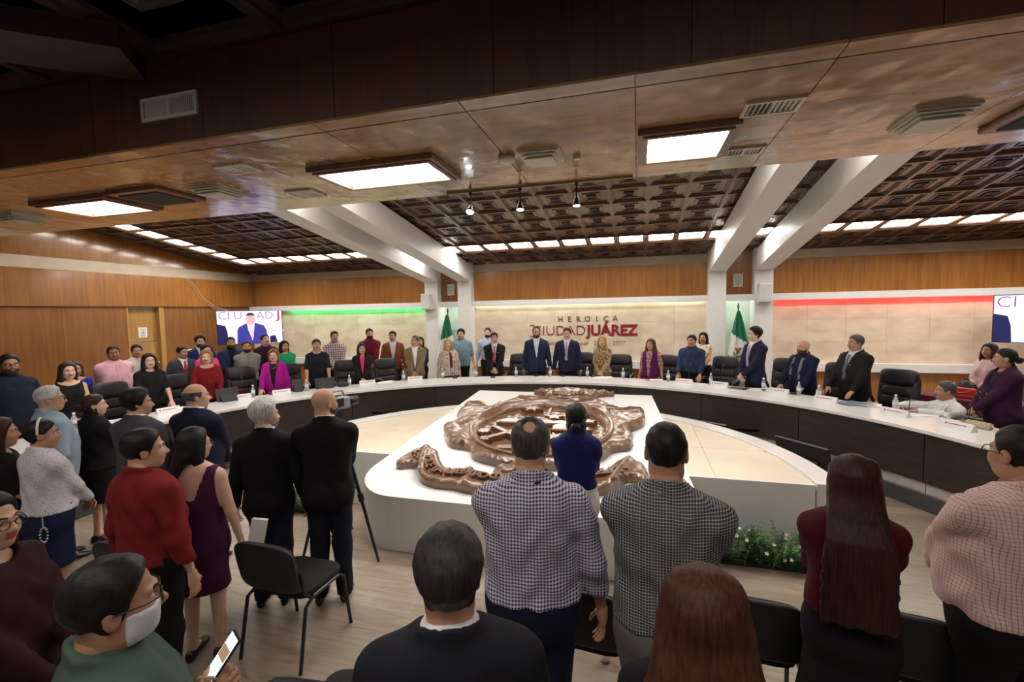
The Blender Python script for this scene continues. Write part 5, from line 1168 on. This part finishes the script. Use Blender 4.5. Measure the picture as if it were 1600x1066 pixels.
    if k == 'jacket':
        sc = top.get('shirt'); vz = top.get('v', 1.10)
        if sc is not None:
            garment('shirt', .010, (.006, .006), 1.0 if top.get('cuff', True) else .9, .95, 'collar' if not top.get('round') else 'round', cloth(sc), .001)
            if top.get('collar', True): collar(cloth(sc))
        else: garment('shirt', .010, (.006, .006), .6, .95, 'round', cloth(top.get('under', (.02, .02, .02))), .001)
        if top.get('tie'): tie(cloth(top['tie'], .6))
        garment('jacket', .021, (.019, .017), .965, top.get('hem', .80), 'collar', mat, .0026, True, (vz, 1.47, top.get('vw', .062)), True, .012)
        collar(mat, .0865, 1.492, .036, 1.0, 'jacket_collar')
        for i_, zb_ in enumerate(top.get('buttons', ())): obj('button', MB().lathe([(.011, 0), (.011, .004), (.006, .006)], 10, M=T_((zb_[0]*s, ysurf(zb_[1]*s-drop, .034), zb_[1]*s-drop)) @ Matrix.Rotation(R_(-90), 4, 'X')), plain('gold_metal', (.6, .45, .2), .3, metal=1.), e)
    elif k in ('shirt', 'polo', 'blouse'):
        garment({'polo': 'polo_shirt', 'blouse': 'blouse', 'shirt': 'shirt'}[k], top.get('infl', .016), (.014, .015), top.get('sleeve', 1.), top.get('hem', .96), top.get('neck', 'collar'), mat, top.get('ns', .005), False, top.get('vee'), False, top.get('flare', .024))
        if top.get('collar', True) and k != 'blouse': collar(mat, gap=.35)
    elif k == 'dress':
        garment('bodice', .010, (.012, .012), top.get('sleeve', 0), .96, top.get('neck', 'round'), mat, .0012, cutfn=top.get('cut'))
    # ---- lower clothing
    bk = bottom[0]; bm = bottom[2] if len(bottom) > 2 else cloth(bottom[1])
    if bk == 'trousers':
        hl = .015 if near_ else .024
        g = Fld((-.34*s, -.32*s, .03), (.34*s, .70 if seat else .34*s, 1.06*s-drop+.02), hl); m_ = z < 1.06*s-drop
        zz = z[:5]; g.prof(zz, a[:5]+.016, b[:5]+.016, c[:5], .02, 2.4)
        for i in (0, 1): g.cap(hip[i], knee[i], .098*s*(1+.22*fat), .074*s, .04); g.cap(knee[i], np.array(ank[i])+(0, 0, -.03*s), .074*s, .064*s, .02)
        g.noise(.003, 26, seed); X, Y, Z = g.xyz(); g.cut(np.maximum(Z-(1.015*s-drop), (.045*s)-Z)); V, Q = g.mesh(); raw('trousers', V, Q, bm, e)
    else:
        hem = bottom[3] if len(bottom) > 3 else .5; g = Fld((-.36*s, -.34*s, hem*s-.03), (.36*s, .34*s, 1.08*s), .016 if near_ else .022)
        fl = bottom[4] if len(bottom) > 4 else 0.
        zz = np.array([hem, .62, .78, .86, .94, 1.02, 1.06])*s if hem < .6 else np.array([hem, .78, .86, .94, 1.02, 1.06])*s
        n_ = len(zz); A_ = np.interp(zz, z, a)+.012; B_ = np.interp(zz, z, b)+.012; C_ = np.interp(zz, z, c)
        k_ = zz < .80*s; A_[k_] = (.172+.03*fat)*s+fl*(.8*s-zz[k_])/.4; B_[k_] = (.125+.03*fat)*s+fl*(.8*s-zz[k_])/.4
        g.prof(zz, A_, B_, C_, 0, 2.3); g.noise(.0025+.006*fl, 22, seed); X, Y, Z = g.xyz(); g.cut(np.maximum(hem*s-Z, Z-1.05*s)); V, Q = g.mesh(); raw('skirt', V, Q, bm, e)
    sm = plain('shoe_%02x%02x' % (int(255*shoes[0]), int(255*shoes[1])), shoes, .3)
    for i in (0, 1):
        x, y = ank[i][0], ank[i][1]
        lp = []
        for yy, w, hgt in ((-.085, .022, .05), (-.07, .034, .075), (-.02, .037, .085), (.04, .040, .075), (.10, .046, .055), (.15, .044, .04), (.185, .030, .03), (.195, .010, .02)):
            lp.append([(x+w*s*math.cos(t_)*1.0, y+(yy+.02)*s, max(0.001, hgt*s*.5+hgt*s*.5*math.sin(t_))) for t_ in np.linspace(0, 2*math.pi, 13)[:-1]])
        obj('shoe', MB().rings(lp), sm, e, smooth=True)
    # ---- extras
    for x in extras:
        if x == 'glasses':
            mb = MB()
            for sd in (-1, 1): mb.tube([(sd*.033+.023*math.cos(t_), .0985, -.002+.018*math.sin(t_)) for t_ in np.linspace(0, 6.283, 15)[:-1]], .0022, 6, closed=True); mb.tube([(sd*.056, .097, .004), (sd*.078*(1+.12*wide), .06, .006), (sd*.086*(1+.12*wide), -.01, .008)], .002, 6)
            mb.tube([(-.010, .1, .002), (0, .104, .005), (.010, .1, .002)], .002, 6); obj('glasses', mb, black, e, M=Mh)
        elif x == 'headband': obj('headband', MB().rings([[(.096*math.sin(t_)*q, -.005+.02*abs(math.sin(t_))*-1+dy, .03+.108*math.cos(t_)*q) for dy, q in ((-.008, 1.0), (.008, 1.0), (.008, 1.04), (-.008, 1.04))] for t_ in np.linspace(-1.75, 1.75, 25)]), plain('pearl_headband', (.72, .68, .58), .3), e, M=Mh, smooth=True)
        elif x == 'earrings': obj('earring', MB().lathe([(.004, -.045), (.008, -.05), (.004, -.056)], 8, M=T_((.085, -.008, 0))), plain('gold_metal', (.6, .45, .2), .3, metal=1.), e, M=Mh); obj('earring', MB().lathe([(.004, -.045), (.008, -.05), (.004, -.056)], 8, M=T_((-.085, -.008, 0))), plain('gold_metal', (.6, .45, .2), .3, metal=1.), e, M=Mh)
        elif x == 'scrunchie': obj('scrunchie', MB().tube([(.028*math.cos(t_), -.106, -.05+.028*math.sin(t_)) for t_ in np.linspace(0, 6.283, 17)[:-1]], .010, 8, closed=True), plain('pearl_headband', (.72, .68, .58), .3), e, M=Mh, smooth=True)
        elif x == 'pin': obj('pin', MB().lathe([(.012, 0), (.010, .004)], 10, M=T_((-.085*s, ysurf(1.30*s, .034), 1.30*s)) @ Matrix.Rotation(R_(-90), 4, 'X')), plain('gold_metal', (.6, .45, .2), .3, metal=1.), e)
        elif x == 'pendant': obj('necklace', MB().tube([(.07*math.sin(t_)*s, ysurf((1.47-.12*(1-abs(t_)/1.6)**1)*s, .016), (1.47-.13*(1-abs(t_)/1.6))*s) for t_ in np.linspace(-1.6, 1.6, 15)], .003, 5), plain('gold_metal', (.6, .45, .2), .3, metal=1.), e)
        elif x == 'beads':
            for kk in range(14):
                t_ = kk*2*math.pi/14; obj('bead', MB().lathe([(.001, -.008), (.008, 0), (.001, .008)], 8, M=T_((.165+.0*kk, -.115+.022*math.sin(t_), .76+.055*math.cos(t_)))), plain('bead_%d' % (kk % 3), [(.6, .2, .5), (.2, .5, .6), (.6, .6, .2)][kk % 3], .3), e)
            obj('bead_cord', MB().tube([(.165, -.115, .82), (.16, -.112, .95)], .003, 5), plain('pearl_headband', (.72, .68, .58), .3), e)
        elif x[0] == 'scarf':
            obj('scarf', MB().tube([(.085*math.sin(t_)*s, .075*math.cos(t_)*s-.005, (1.465-.02*math.cos(t_))*s) for t_ in np.linspace(0, 6.283, 19)[:-1]], .022*s, 8, closed=True).tube([(-.03*s, .10*s, 1.44*s), (-.05*s, .15*s, 1.34*s), (-.055*s, .165*s, 1.18*s), (-.05*s, .15*s, 1.0*s)], [.02, .03, .035, .03], 8), cloth(x[1]), e, smooth=True)
        elif x[0] == 'stripes':
            for sd in (-1, 1):
                lp = []
                for u in np.linspace(0, 1, 12):
                    zz = (1.44-.5*u)*s; yx = ysurf(zz, .0)*math.sqrt(max(.1, 1-(.085*s/np.interp(zz, z, a))**2))+.026
                    lp.append([(sd*(.085-.022)*s, yx-.004, zz), (sd*(.085+.022)*s, yx-.012, zz), (sd*(.085+.022)*s, yx-.004, zz), (sd*(.085-.022)*s, yx+.004, zz)])
                obj('stripe', MB().rings(lp), cloth(x[1]), e, smooth=True)
        elif x[0] == 'placket':
            lp = [[(-.014*s, ysurf(zz, .016)-.004, zz), (.014*s, ysurf(zz, .016)-.004, zz), (.014*s, ysurf(zz, .020), zz), (-.014*s, ysurf(zz, .020), zz)] for zz in np.linspace(1.0*s, 1.44*s, 12)]
            obj('placket', MB().rings(lp), cloth(x[1]) if not hasattr(x[1], 'name') else x[1], e, smooth=True)
        elif x[0] == 'vest':
            garment('vest', .026, (.03, .02), 0, .78, 'collar', cloth(x[1]), .002, False, (.80, 1.47, .07), False, .015)
    return e
# ================================================================ WHO STANDS WHERE
def C(r, g, b_): return tuple(round(((v/255)/12.92 if v <= 10 else ((v/255+.055)/1.055)**2.4), 4) for v in (r, g, b_))
def toward(p, q): return math.degrees(math.atan2(q[0]-p[0], q[1]-p[1]))
NAVY = C(24, 30, 52); BLACK = C(22, 21, 23); WSH = C(228, 228, 230); DTR = ('trousers', C(22, 22, 28))
def council(label, x, y, r=6.0, off=0, **kw):
    p = onr(x, y, r); kw.setdefault('az', toward(p, TC)+off); az = kw.pop('az')
    return person(label, p[:2], PZ, p[2]-PZ, az, **kw)
def staff(label, x, y, r=7.25, off=0, **kw):
    p = onr(x, y, r); return person(label, p[:2], PZ, p[2]-PZ, toward(p, TC)+off, **kw)
def aud(label, x, y, H, az, **kw):
    p = atz(x, y, H); return person(label, p[:2], 0., H, az, **kw)
leop = spotted('leopard_print', C(176, 150, 108), C(46, 34, 26), 42., .42, C(120, 86, 54)); paisley = spotted('cream_maroon_print', C(205, 190, 176), C(110, 52, 56), 36., .34)
floral = spotted('pink_floral_print', C(150, 95, 105), C(225, 200, 195), 30., .35); halter = spotted('ivory_black_print', C(225, 215, 190), C(30, 28, 26), 22., .30)
plaid = check('maroon_white_plaid', C(206, 190, 192), C(95, 50, 62), .05, .4); ging_b = check('navy_gingham', C(225, 222, 232), C(40, 34, 78), .0150, .5); ging_k = check('black_small_check', C(56, 58, 62), C(215, 215, 212), .0120, .24, C(150, 150, 150)); pinkck = check('pink_windowpane', C(216, 190, 184), C(150, 84, 86), .0160, .18, C(188, 142, 138), .16)
dots = spotted('white_dotted_fabric', C(205, 200, 205), C(120, 112, 124), 70., .22)
# ---- behind the table, left to right
council('man in a navy polo shirt with glasses at the far left edge', 12, 555, off=5, fat=.3, skin='brown', hair=('short', BLK, 0), beard=('full', BLK), top=dict(kind='polo', c=C(22, 26, 44), sleeve=.42, hem=.86), extras=('glasses',), wide=.5, arms='down', turn=5)
council('woman in a sleeveless black top with long dark hair, left table end', 105, 567, off=15, sex='f', skin='light', hair=('long', DKB, .22), top=dict(kind='dress', c=BLACK, neck='wide', sleeve=0.), bottom=('trousers', BLACK), turn=-5, arms='down')
council('woman in a black dress with long straight black hair', 232, 553, r=6.1, off=10, sex='f', skin='light', hair=('front', BLK, .22), top=dict(kind='blouse', c=BLACK, sleeve=.42, neck='round', hem=.9), bottom=('skirt', BLACK), arms='table', fat=.2)
council('elderly woman in a dark red top with short blonde hair', 322, 548, r=6.14, off=25, sex='f', fat=.45, skin='light', hair=('full', C(150, 112, 76), 0), top=dict(kind='blouse', c=C(118, 20, 28), sleeve=1., neck='wide', hem=.82, flare=.03), bottom=('skirt', BLACK), arms='table', wide=.5)
council('woman in a bright magenta blazer over black, short brown hair', 427, 547, r=6.14, off=25, sex='f', fat=.6, skin='light', hair=('full', C(128, 84, 54), 0), top=dict(kind='jacket', c=C(170, 22, 142), under=BLACK, v=.88, vw=.085, hem=.80), bottom=('trousers', BLACK), arms=('table', 'down'), wide=.8, extras=('pendant',))
council('woman in a short-sleeved black top with tied back hair', 494, 530, off=12, sex='f', fat=.35, skin='tan', hair=('tied', BLK, 0), top=dict(kind='blouse', c=C(20, 22, 32), sleeve=.42, neck='round', hem=.8), bottom=('skirt', BLACK), arms='table', wide=.4)
council('woman in a black blazer with a hot pink top', 565, 537, off=10, sex='f', fat=.2, skin='mid', hair=('front', BLK, .16), top=dict(kind='jacket', c=BLACK, under=C(228, 50, 110), v=.98, vw=.055, hem=.82), bottom=('trousers', BLACK), arms='front', turn=-8)
council('grey haired man in a tan jacket and open white shirt', 648, 525, off=10, fat=.1, skin='tan', hair=('receding', SALT, 0), top=dict(kind='jacket', c=C(122, 102, 76), shirt=WSH, v=.98, vw=.06), bottom=('trousers', C(96, 82, 62)), arms='front', turn=38)
council('blonde woman in a cream and maroon print blouse with a maroon scarf', 700, 530, r=6.14, off=0, sex='f', fat=.55, skin='light', hair=('front', BLD, .10), top=dict(kind='blouse', mat=paisley, sleeve=.62, neck='round', hem=.84, flare=.05), bottom=('skirt', C(90, 20, 40)), arms='down', extras=(('scarf', C(120, 20, 45)),), wide=.4)
council('man in a black suit with a pink tie and clasped hands', 772, 520, off=0, skin='mid', hair=('short', BLK, 0), top=dict(kind='jacket', c=C(26, 25, 27), shirt=WSH, tie=C(190, 92, 122)), bottom=DTR, arms='front', extras=('pin',))
council('bearded man in a navy suit and open white shirt', 838, 511, off=-3, skin='tan', fat=.15, hair=('receding', DKB, 0), beard=('full', DKB), top=dict(kind='jacket', c=C(32, 44, 72), shirt=WSH, v=1.06), bottom=('trousers', C(28, 38, 62)), arms='down', wide=.3)
council('man in a navy suit with a lilac tie under the wall lettering', 886, 513, off=0, skin='mid', fat=.25, hair=('short', BLK, 0), top=dict(kind='jacket', c=C(34, 36, 62), shirt=WSH, tie=C(178, 150, 190)), bottom=('trousers', C(28, 30, 50)), arms='down', wide=.3)
council('blonde woman in a long-sleeved leopard print dress', 941, 525, off=0, sex='f', skin='light', hair=('front', BLD, .16), top=dict(kind='blouse', mat=leop, neck='round', hem=.9), bottom=('skirt', (0, 0, 0), leop, .35), arms='front')
council('woman in a purple vest over a pink floral blouse', 1017, 530, off=5, sex='f', fat=.35, skin='mid', hair=('front', BRN, .14), top=dict(kind='blouse', mat=floral, sleeve=.42, neck='round', hem=.84), bottom=('trousers', C(60, 20, 50)), arms='down', extras=(('vest', C(88, 28, 72)),), turn=4)
council('man in a dark denim blue shirt with a moustache', 1081, 524, r=6.14, off=-5, fat=.55, skin='tan', hair=('short', BLK, 0), beard=('stache', BLK), top=dict(kind='shirt', c=C(42, 56, 86), hem=.98), bottom=('trousers', BLACK), arms='table', wide=.6, extras=(('placket', C(38, 50, 78)),), turn=8)
council('slim man in a navy suit standing before the flag', 1180, 512, off=30, skin='light', hair=('full', BLK, 0), top=dict(kind='jacket', c=C(32, 34, 58), shirt=WSH, tie=C(170, 160, 190)), bottom=('trousers', C(28, 30, 50)), arms='front', turn=18)
council('bald bearded man in a dark blue guayabera with grey stripes', 1256, 532, r=6.14, off=15, fat=.8, skin='mid', hair=('bald', BLK, 0), beard=('full', DKB), top=dict(kind='shirt', c=C(24, 30, 58), hem=.84, collar=True), bottom=DTR, arms='table', wide=.6, turn=12, extras=(('stripes', C(120, 122, 132)),))
council('heavy man in a black suit with a gold pin and grey tie', 1338, 524, r=6.14, off=18, fat=.6, skin='tan', hair=('short', SALT, 0), beard=('stache', SALT), top=dict(kind='jacket', c=C(24, 23, 24), shirt=C(205, 208, 215), tie=C(92, 96, 110), v=1.12), bottom=DTR, arms='table', extras=('pin',), turn=14, wide=.6)
p = onr(1478, 597, 6.22); az = toward(p, TC)+18
person('seated man in a white shirt leaning on the table', p[:2], PZ, p[2]-PZ, az, skin='tan', fat=.3, hair=('short', SALT, 0), beard=('stache', SALT), top=dict(kind='shirt', c=C(222, 222, 220), hem=.96), bottom=DTR, arms='desk', seat=True, turn=22)
o = copy_tree(oc); o.location = (p[0]+.12, p[1]+.14, PZ); o.rotation_euler = (0, 0, tface(p)); o.scale = (1, 1, .52); o['label'] = 'low black chair under the seated man in white'
council('woman in a dark purple double-breasted blazer with gold buttons', 1572, 545, r=6.14, off=30, sex='f', fat=.55, skin='tan', hair=('bun', BLK, 0), top=dict(kind='jacket', c=C(52, 22, 50), under=BLACK, v=1.22, vw=.065, hem=.76, buttons=((.06, 1.18), (-.06, 1.18), (.055, 1.10), (-.055, 1.10), (.05, 1.02), (-.05, 1.02))), bottom=('trousers', C(40, 18, 40)), arms='front', turn=20, wide=.4)
# ---- standing by the walls
staff('woman in a royal blue top half hidden behind the sleeveless black top', 117, 566, 7.12, 15, sex='f', skin='mid', hair=('long', BRN, .2), top=dict(kind='blouse', c=C(40, 50, 150), sleeve=.3, neck='wide'), bottom=('trousers', BLACK))
staff('heavy man in a pale pink shirt and jeans', 176, 541, 7.22, 5, fat=.75, skin='brown', hair=('crop', BLK, 0), top=dict(kind='shirt', c=C(232, 178, 190), hem=.96), bottom=('trousers', C(60, 74, 104)), arms='behind', wide=.8, extras=(('placket', C(236, 186, 198)),), turn=8)
staff('man in a white shirt beside the amber door', 213, 539, 7.82, 10, fat=.4, skin='tan', hair=('short', DKB, 0), top=dict(kind='shirt', c=C(205, 200, 190)), bottom=DTR, arms='front')
staff('man in a grey suit with a red tie', 284, 542, 7.6, 0, fat=.3, skin='tan', hair=('short', BLK, 0), top=dict(kind='jacket', c=C(66, 68, 74), shirt=WSH, tie=C(170, 44, 60)), bottom=('trousers', C(52, 54, 60)), arms='down', turn=-20)
staff('tall man in a royal blue suit behind the pink top', 312, 525, 8.12, 5, skin='mid', hair=('full', BLK, 0), beard=('full', BLK), top=dict(kind='jacket', c=C(36, 44, 92), shirt=C(180, 190, 215)), bottom=('trousers', C(30, 38, 78)), arms='down')
staff('dark haired woman in a pink top behind the red top woman', 322, 539, 7.05, 0, sex='f', skin='light', hair=('long', BLK, .16), top=dict(kind='blouse', c=C(226, 72, 138), neck='round'), bottom=('trousers', BLACK), arms='front')
staff('bearded man in a navy blazer over a black shirt', 360, 527, 7.8, 10, fat=.3, skin='tan', hair=('crop', BLK, 0), beard=('full', BLK), top=dict(kind='jacket', c=C(36, 46, 84), shirt=BLACK, v=.95), bottom=DTR, arms='front', wide=.4)
staff('man in a light grey shirt below the screen', 385, 533, 7.2, 10, fat=.2, skin='mid', hair=('crop', DKB, 0), beard=('full', DKB), top=dict(kind='shirt', c=C(140, 138, 134), hem=.9), bottom=DTR, arms='behind', extras=(('placket', C(132, 130, 126)),))
staff('young man in a dark plum shirt looking up below the screen', 414, 523, 7.95, 10, skin='light', hair=('short', BLK, 0), top=dict(kind='shirt', c=C(58, 24, 38)), bottom=DTR, arms='front', turn=-25, tilt=12)
staff('woman in a bright green top with long dark hair', 444, 533, 7.2, 10, sex='f', fat=.35, skin='mid', hair=('long', BLK, .2), top=dict(kind='blouse', c=C(30, 156, 104), neck='round', sleeve=.5), bottom=('trousers', BLACK), arms='front', turn=-20)
staff('man in a maroon and white plaid shirt', 522, 518, 7.32, 0, fat=.15, skin='mid', hair=('short', BLK, 0), top=dict(kind='shirt', mat=plaid, hem=.9), bottom=DTR, arms='front')
staff('bearded man in a maroon long-sleeved shirt', 577, 514, 7.75, 5, fat=.2, skin='mid', hair=('short', BLK, 0), beard=('full', BLK), top=dict(kind='shirt', c=C(104, 22, 46), hem=.9), bottom=('trousers', C(120, 116, 116)), arms='front', turn=-10)
staff('man in a rust brown jacket over a pale shirt', 613, 518, 7.2, 5, fat=.1, skin='tan', hair=('short', BLK, 0), top=dict(kind='jacket', c=C(128, 72, 40), shirt=C(200, 205, 218), v=.95, vw=.075, hem=.84), bottom=('trousers', C(40, 44, 60)), arms='down', turn=15)
staff('woman with long dark hair half hidden behind the tan jacket', 656, 527, 6.97, 5, sex='f', skin='mid', hair=('long', DKB, .2), top=dict(kind='blouse', c=C(40, 36, 36), neck='round'), bottom=('trousers', BLACK), arms='front')
staff('heavy man in a grey-blue polo shirt with a lanyard', 720, 515, 7.17, 0, fat=.55, skin='mid', hair=('full', BLK, 0), top=dict(kind='polo', c=C(112, 136, 148), sleeve=.45, hem=.84), bottom=('trousers', BLACK), arms='down', wide=.5, turn=12, extras=('pendant',))
staff('man in a pale lilac shirt behind the black suit with pink tie', 762, 513, 7.32, 0, fat=.1, skin='light', hair=('short', BRN, 0), beard=('full', BRN), top=dict(kind='shirt', c=C(176, 182, 210)), bottom=DTR, arms='down', turn=15)
staff('woman in an ivory and black halter top with long curly dark hair', 1099, 520, 7.22, 0, sex='f', skin='tan', hair=('long', BLK, .2), top=dict(kind='dress', mat=halter, neck='round', sleeve=0.), bottom=('trousers', BLACK), arms='front')
staff('woman in a pale pink satin blouse behind the side table', 1547, 537, 8.17, 15, sex='f', skin='tan', hair=('front', DKB, .16), top=dict(kind='blouse', c=C(222, 190, 188), neck='round', hem=.95), bottom=('trousers', BLACK), arms='front')
# ---- the audience in front
aud('elderly man in a light blue shirt with glasses and grey hair', 75, 605, 1.70, 15, fat=.5, skin='mid', hair=('short', WHT, 0), top=dict(kind='shirt', c=C(142, 164, 178), sleeve=.5, hem=.86), bottom=DTR, arms='down', wide=.5, extras=('glasses',), turn=20)
aud('woman in a black top with auburn hair in a low bun', 145, 617, 1.56, 5, sex='f', fat=.3, skin='light', hair=('bun', C(58, 32, 24), 0), top=dict(kind='blouse', c=BLACK, neck='round', hem=.9), bottom=('skirt', BLACK), arms='front', extras=('earrings',), turn=28)
aud('man in a plain grey suit with black hair', 213, 610, 1.70, -8, fat=.3, skin='tan', hair=('full', BLK, 0), top=dict(kind='jacket', c=C(72, 72, 78), shirt=WSH), bottom=('trousers', C(56, 56, 62)), arms='front', wide=.3, turn=38)
aud('balding man in a dark navy suit with a white collar', 305, 600, 1.72, -8, fat=.3, skin='mid', hair=('ring', SALT, 0), top=dict(kind='jacket', c=C(24, 28, 50), shirt=WSH), bottom=('trousers', C(22, 24, 42)), arms='front', wide=.3, nose=1, turn=40)
aud('white haired man in a black suit and dark jeans', 413, 627, 1.66, -24, fat=.05, skin='mid', hair=('full', WHT, 0), beard=('full', GRY), top=dict(kind='jacket', c=C(17, 17, 19), shirt=WSH), bottom=('trousers', C(26, 30, 46)), arms='down', turn=45)
aud('bald man in a black suit with brown shoes', 506, 607, 1.75, -26, fat=.05, skin='mid', hair=('bald', BLK, 0), beard=('full', BLK), top=dict(kind='jacket', c=C(17, 17, 20), shirt=WSH), bottom=('trousers', C(20, 24, 36)), shoes=C(86, 44, 28), arms='front', turn=45)
aud('woman in a white dotted blouse with a pearl headband', 62, 657, 1.58, 2, sex='f', fat=.45, skin='tan', hair=('tied', BLK, 0), top=dict(kind='blouse', mat=dots, neck='collar', hem=.98), bottom=('skirt', C(24, 30, 62)), arms='front', extras=('headband', 'beads'), wide=.4, turn=30)
aud('man in a dark red shirt and black trousers', 222, 673, 1.68, 2, fat=.35, skin='mid', hair=('short', BLK, 0), top=dict(kind='shirt', c=C(120, 28, 32), hem=.96), bottom=('trousers', C(18, 18, 20)), arms='down', wide=.4, turn=30)
def open_back(X, Y, Z): return np.minimum(np.minimum(.115-np.abs(X)-.35*(1.40-Z)*(Z < 1.40), -Y-.02), Z-1.13)
aud('woman in a short plum dress with an open back', 302, 670, 1.59, -26, sex='f', fat=.25, skin='light', hair=('narrow', BLK, .30), top=dict(kind='dress', c=C(70, 28, 58), neck='wide', sleeve=0., cut=open_back), bottom=('skirt', C(64, 25, 54), cloth(C(70, 28, 58)), .52), arms=('down', 'front'), extras=('glasses', 'earrings'), shoes=C(40, 24, 22), turn=42)
aud('woman with long auburn hair at the left edge of the photo', -4, 655, 1.60, 32, sex='f', skin='tan', hair=('long', C(60, 34, 24), .28), top=dict(kind='blouse', c=BLACK, neck='round', sleeve=.4), bottom=('trousers', C(50, 60, 86)), arms='front')
aud('woman in dark maroon with black glasses, face cut by the left edge', -26, 775, 1.64, 72, sex='f', fat=.5, skin='mid', hair=('long', BLK, .2), top=dict(kind='blouse', c=C(46, 16, 20), neck='round'), bottom=('trousers', BLACK), arms='front', extras=('glasses',), wide=.5)
p = atz(168, 880, 1.68); PH = atz(347, 1030, 1.22); gaz = 30.
def loc(w, p_, az_, dx=0., dy=0., dz=0.):
    a_ = R_(az_); v = np.array(w)-np.array([p_[0], p_[1], 0]); return (v[0]*math.cos(a_)-v[1]*math.sin(a_)+dx, v[0]*math.sin(a_)+v[1]*math.cos(a_)+dy, v[2]+dz)
gm = person('man in a green shirt with a face mask filming with a phone', p[:2], 0., 1.68, gaz, fat=.6, skin='tan', hair=('short', BLK, 0), beard=('mask', C(225, 225, 228)), top=dict(kind='polo', c=C(70, 92, 80), sleeve=.5, hem=.86), bottom=DTR, arms='phone', extras=('glasses',), wide=.5, turn=2, wr={1: loc(PH, p, gaz, .055, -.075, -.10), -1: loc(PH, p, gaz, -.055, -.075, -.10)})
aud('dark haired man in a charcoal suit seen close from behind', 700, 838, 1.73, -22, fat=.3, skin='tan', hair=('full', (.03, .028, .027), 0), top=dict(kind='jacket', c=C(30, 30, 37), shirt=WSH), bottom=DTR, arms='down')
aud('man in a navy gingham shirt with a thinning crown', 828, 657, 1.83, -10, fat=.6, skin='mid', hair=('patch', (.055, .05, .047), 0), top=dict(kind='shirt', mat=ging_b, hem=.97, ns=.006), bottom=('trousers', C(24, 26, 52)), arms=('down', 'front'), wide=.3)
aud('woman in a navy top and white skirt with hair in a bun', 900, 632, 1.60, -5, sex='f', fat=.2, skin='mid', hair=('lowbun', BLK, 0), top=dict(kind='blouse', c=C(30, 34, 92), neck='round', sleeve=.38, hem=1.04, flare=0.), bottom=('skirt', C(208, 204, 200), None or cloth(C(208, 204, 200)), .12), arms='front', extras=('scrunchie',))
aud('man in a black and white checked shirt and grey trousers', 1041, 663, 1.85, 3, fat=.45, skin='tan', hair=('crop', BLK, 0), top=dict(kind='shirt', mat=ging_k, hem=.95, ns=.006), bottom=('trousers', C(112, 108, 104)), arms='front', wide=.2)
aud('woman with straight chestnut hair seen close from behind', 1100, 895, 1.68, 4, sex='f', fat=.2, skin='light', hair=('long', C(72, 40, 26), .40), top=dict(kind='blouse', c=BLACK, neck='round'), bottom=('trousers', BLACK), arms='front', wide=1.7)
aud('woman in maroon velvet with very long chestnut hair', 1335, 715, 1.66, 12, sex='f', fat=.3, skin='light', hair=('long', C(56, 30, 20), .50), top=dict(kind='blouse', c=C(78, 14, 22), neck='round', hem=1.0), bottom=('skirt', C(22, 22, 24), cloth(C(22, 22, 24)), .10, .05), arms='front', wide=.5)
aud('heavy man in a pink checked shirt with glasses at the right edge', 1600, 668, 1.80, -12, fat=1.0, skin='tan', hair=('crop', BLK, 0), top=dict(kind='shirt', mat=pinkck, hem=.95, ns=.006), bottom=('trousers', C(20, 20, 22)), arms='front', extras=('glasses',), turn=-8, wide=.6)
# ---- phone in the hands of the man in green
ph = empty('phone', (0, 0, 0), label='phone with a lit screen held up by the man in green', cat='phone')
ph.matrix_world = T_(PH) @ RZ(R_(-gaz)) @ Matrix.Rotation(R_(-40), 4, 'X')
obj('case', MB().box(-.038, .038, -.005, .004, -.078, .078), black, ph, bevel=.006)
obj('screen', MB().box(-.034, .034, -.0062, -.0052, -.07, .07), emit('phone_screen', (.62, .72, .85), .9), ph)
obj('screen_picture', MB().box(-.03, .03, -.0072, -.0064, .0, .035), emit('phone_picture', (.35, .22, .12), .6), ph)

p = atz(302, 670, 1.59); a_ = R_(26)
hx_ = p[:2]+np.array([.335*math.cos(a_)-.06*math.sin(a_), .335*math.sin(a_)+.06*math.cos(a_)])
obj('paper_bundle', MB().box(-.05, .05, -.006, .006, -.11, .10).box(-.045, .055, .006, .010, -.10, .105), paper, M=T_((hx_[0], hx_[1], .80)) @ RZ(a_) @ Matrix.Rotation(R_(12), 4, 'Y'), label='white papers held low by the woman in the plum dress', cat='papers')
p = atz(946, 1034, 0); o = copy_tree(b0); o.location = p; o['label'] = 'clear water bottle on the floor beside a visitor chair'
